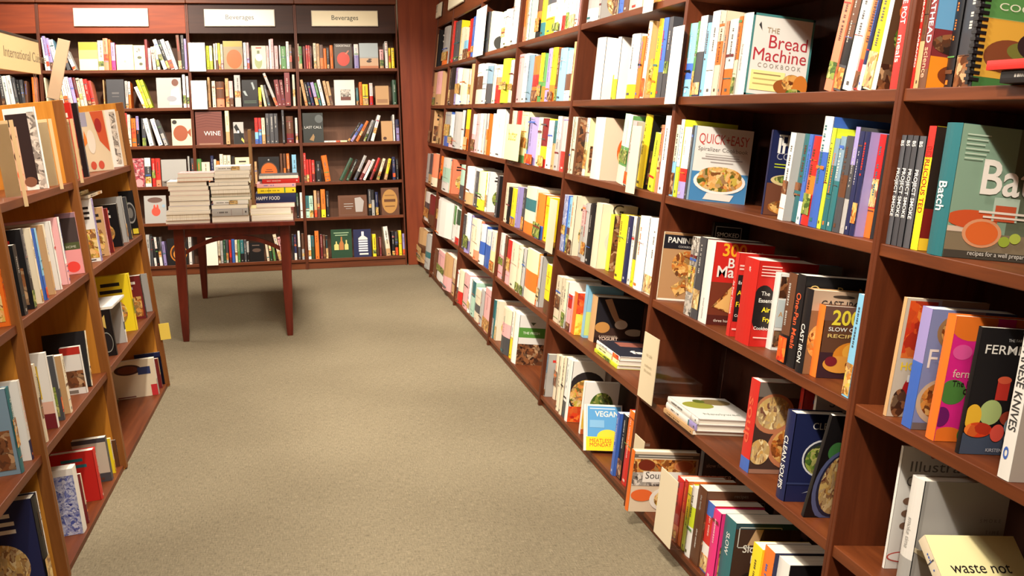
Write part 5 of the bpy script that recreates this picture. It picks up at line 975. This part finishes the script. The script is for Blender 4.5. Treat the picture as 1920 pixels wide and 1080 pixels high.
# second shelf, nearest bay: red over black, lying in front of the spiral-bound book
hs = RIGHT.h_of_z(ZR['B']) + 0.0006; s0 = RIGHT.s_at(1848, -0.03, hs + 0.02); g = 'flat pair before the spiral-bound cookbook'
flat_on(RIGHT, hs, s0 + 0.03, s0 + 0.27, -0.02, 0.19, 0.022, 'K', 'black book lying under the red one before the spiral-bound cookbook', g, 1500)
flat_on(RIGHT, hs + 0.0228, s0, s0 + 0.24, -0.03, 0.18, 0.017, 'R', 'red book lying flat before the spiral-bound cookbook', g, 2500, spine_text=[(.16, .04, 'W', 'rustic')], cover='R')
# nearest bay, fifth shelf: cream book sliding down against the grey clothbound one
hs = RIGHT.h_of_z(ZR['E']) + 0.0006; st, ht = RIGHT.hit(1722, 1014, 0.0); Lb = 0.21; th = -math.acos(max(min((ht - hs) / Lb, 0.95), 0.4))
M = RIGHT.mat(st - Lb * math.sin(th), 0.0, hs) @ Matrix.Rotation(th, 4, 'Y')
cs = [PAL['I']]
BOOKS.append(dict(area=9000, label='cream book lettered waste not, slumped against the grey clothbound book', group='books on the fifth shelf of the nearest bay of right wall',
                  shape=lambda M=M: (*book_shape(0.024, 0.20, 0.21, [PAL['C']], PAL['I'], PAL['I'], False, COVERS['waste']['d'], False, 4, None), M)))
# back wall: one book lying flat on the third shelf
hs = REAR.h_of_z(ZB['C']) + 0.0006; a = REAR.s_at(608, 0.01, hs); b = REAR.s_at(651, 0.01, hs)
flat_on(REAR, hs, a, b, 0.01, 0.15, 0.014, 'W/I', 'white and yellow book lying flat alone on the third back shelf', 'books on the third shelf of the end Beverages bay of back wall', 300)
# cream books lying on top of the row, low case
bs = [b for b in BOOKS if b.get('kind') == 'left' and b['where'].startswith('second shelf, far')][:4]; g = 'cream books lying on a row of the low case'
ht = max(b['h'] for b in bs[:3]); hs = LEFT.h_of_z(ZL['b']) + ht + 0.003
flat_on(LEFT, hs, bs[0]['s0'] - 0.01, bs[2]['s1'] + 0.0, 0.02, 0.17, 0.012, 'C', 'cream book lying across the top of upright books, low case', g, 1500)
flat_on(LEFT, hs + 0.0126, bs[0]['s0'] - 0.02, bs[1]['s1'] + 0.02, 0.06, 0.20, 0.014, 'I', 'pale book lying on another cream book, low case', g, 1200)
bs = [b for b in BOOKS if b.get('kind') == 'left' and b['where'].startswith('third shelf, far')][:2]
hs = LEFT.h_of_z(ZL['c']) + max(b['h'] for b in bs) + 0.003
flat_on(LEFT, hs, bs[0]['s0'], bs[1]['s1'] + 0.02, 0.0, 0.15, 0.010, 'W', 'white booklet lying on the books before the yellow one, low case', 'loose booklets', 1200)
# yellow price flag at the far foot of the low case
s = LEFT.s_at(318, -0.03, 0.25)
hq = LEFT.hit(320, 686, -0.03)
r = empty('price_flag', LEFT.mat(5.425, -0.012, LEFT.h_of_z(0.25)), 'small yellow price flag at the far foot of the low case', 'price flag')
m = MB(); m.box((0, -0.045, 0), (0.002, 0.006, 0.085), (236, 206, 90)); m.build('card', r, None, 0.0004)

make_books(310)
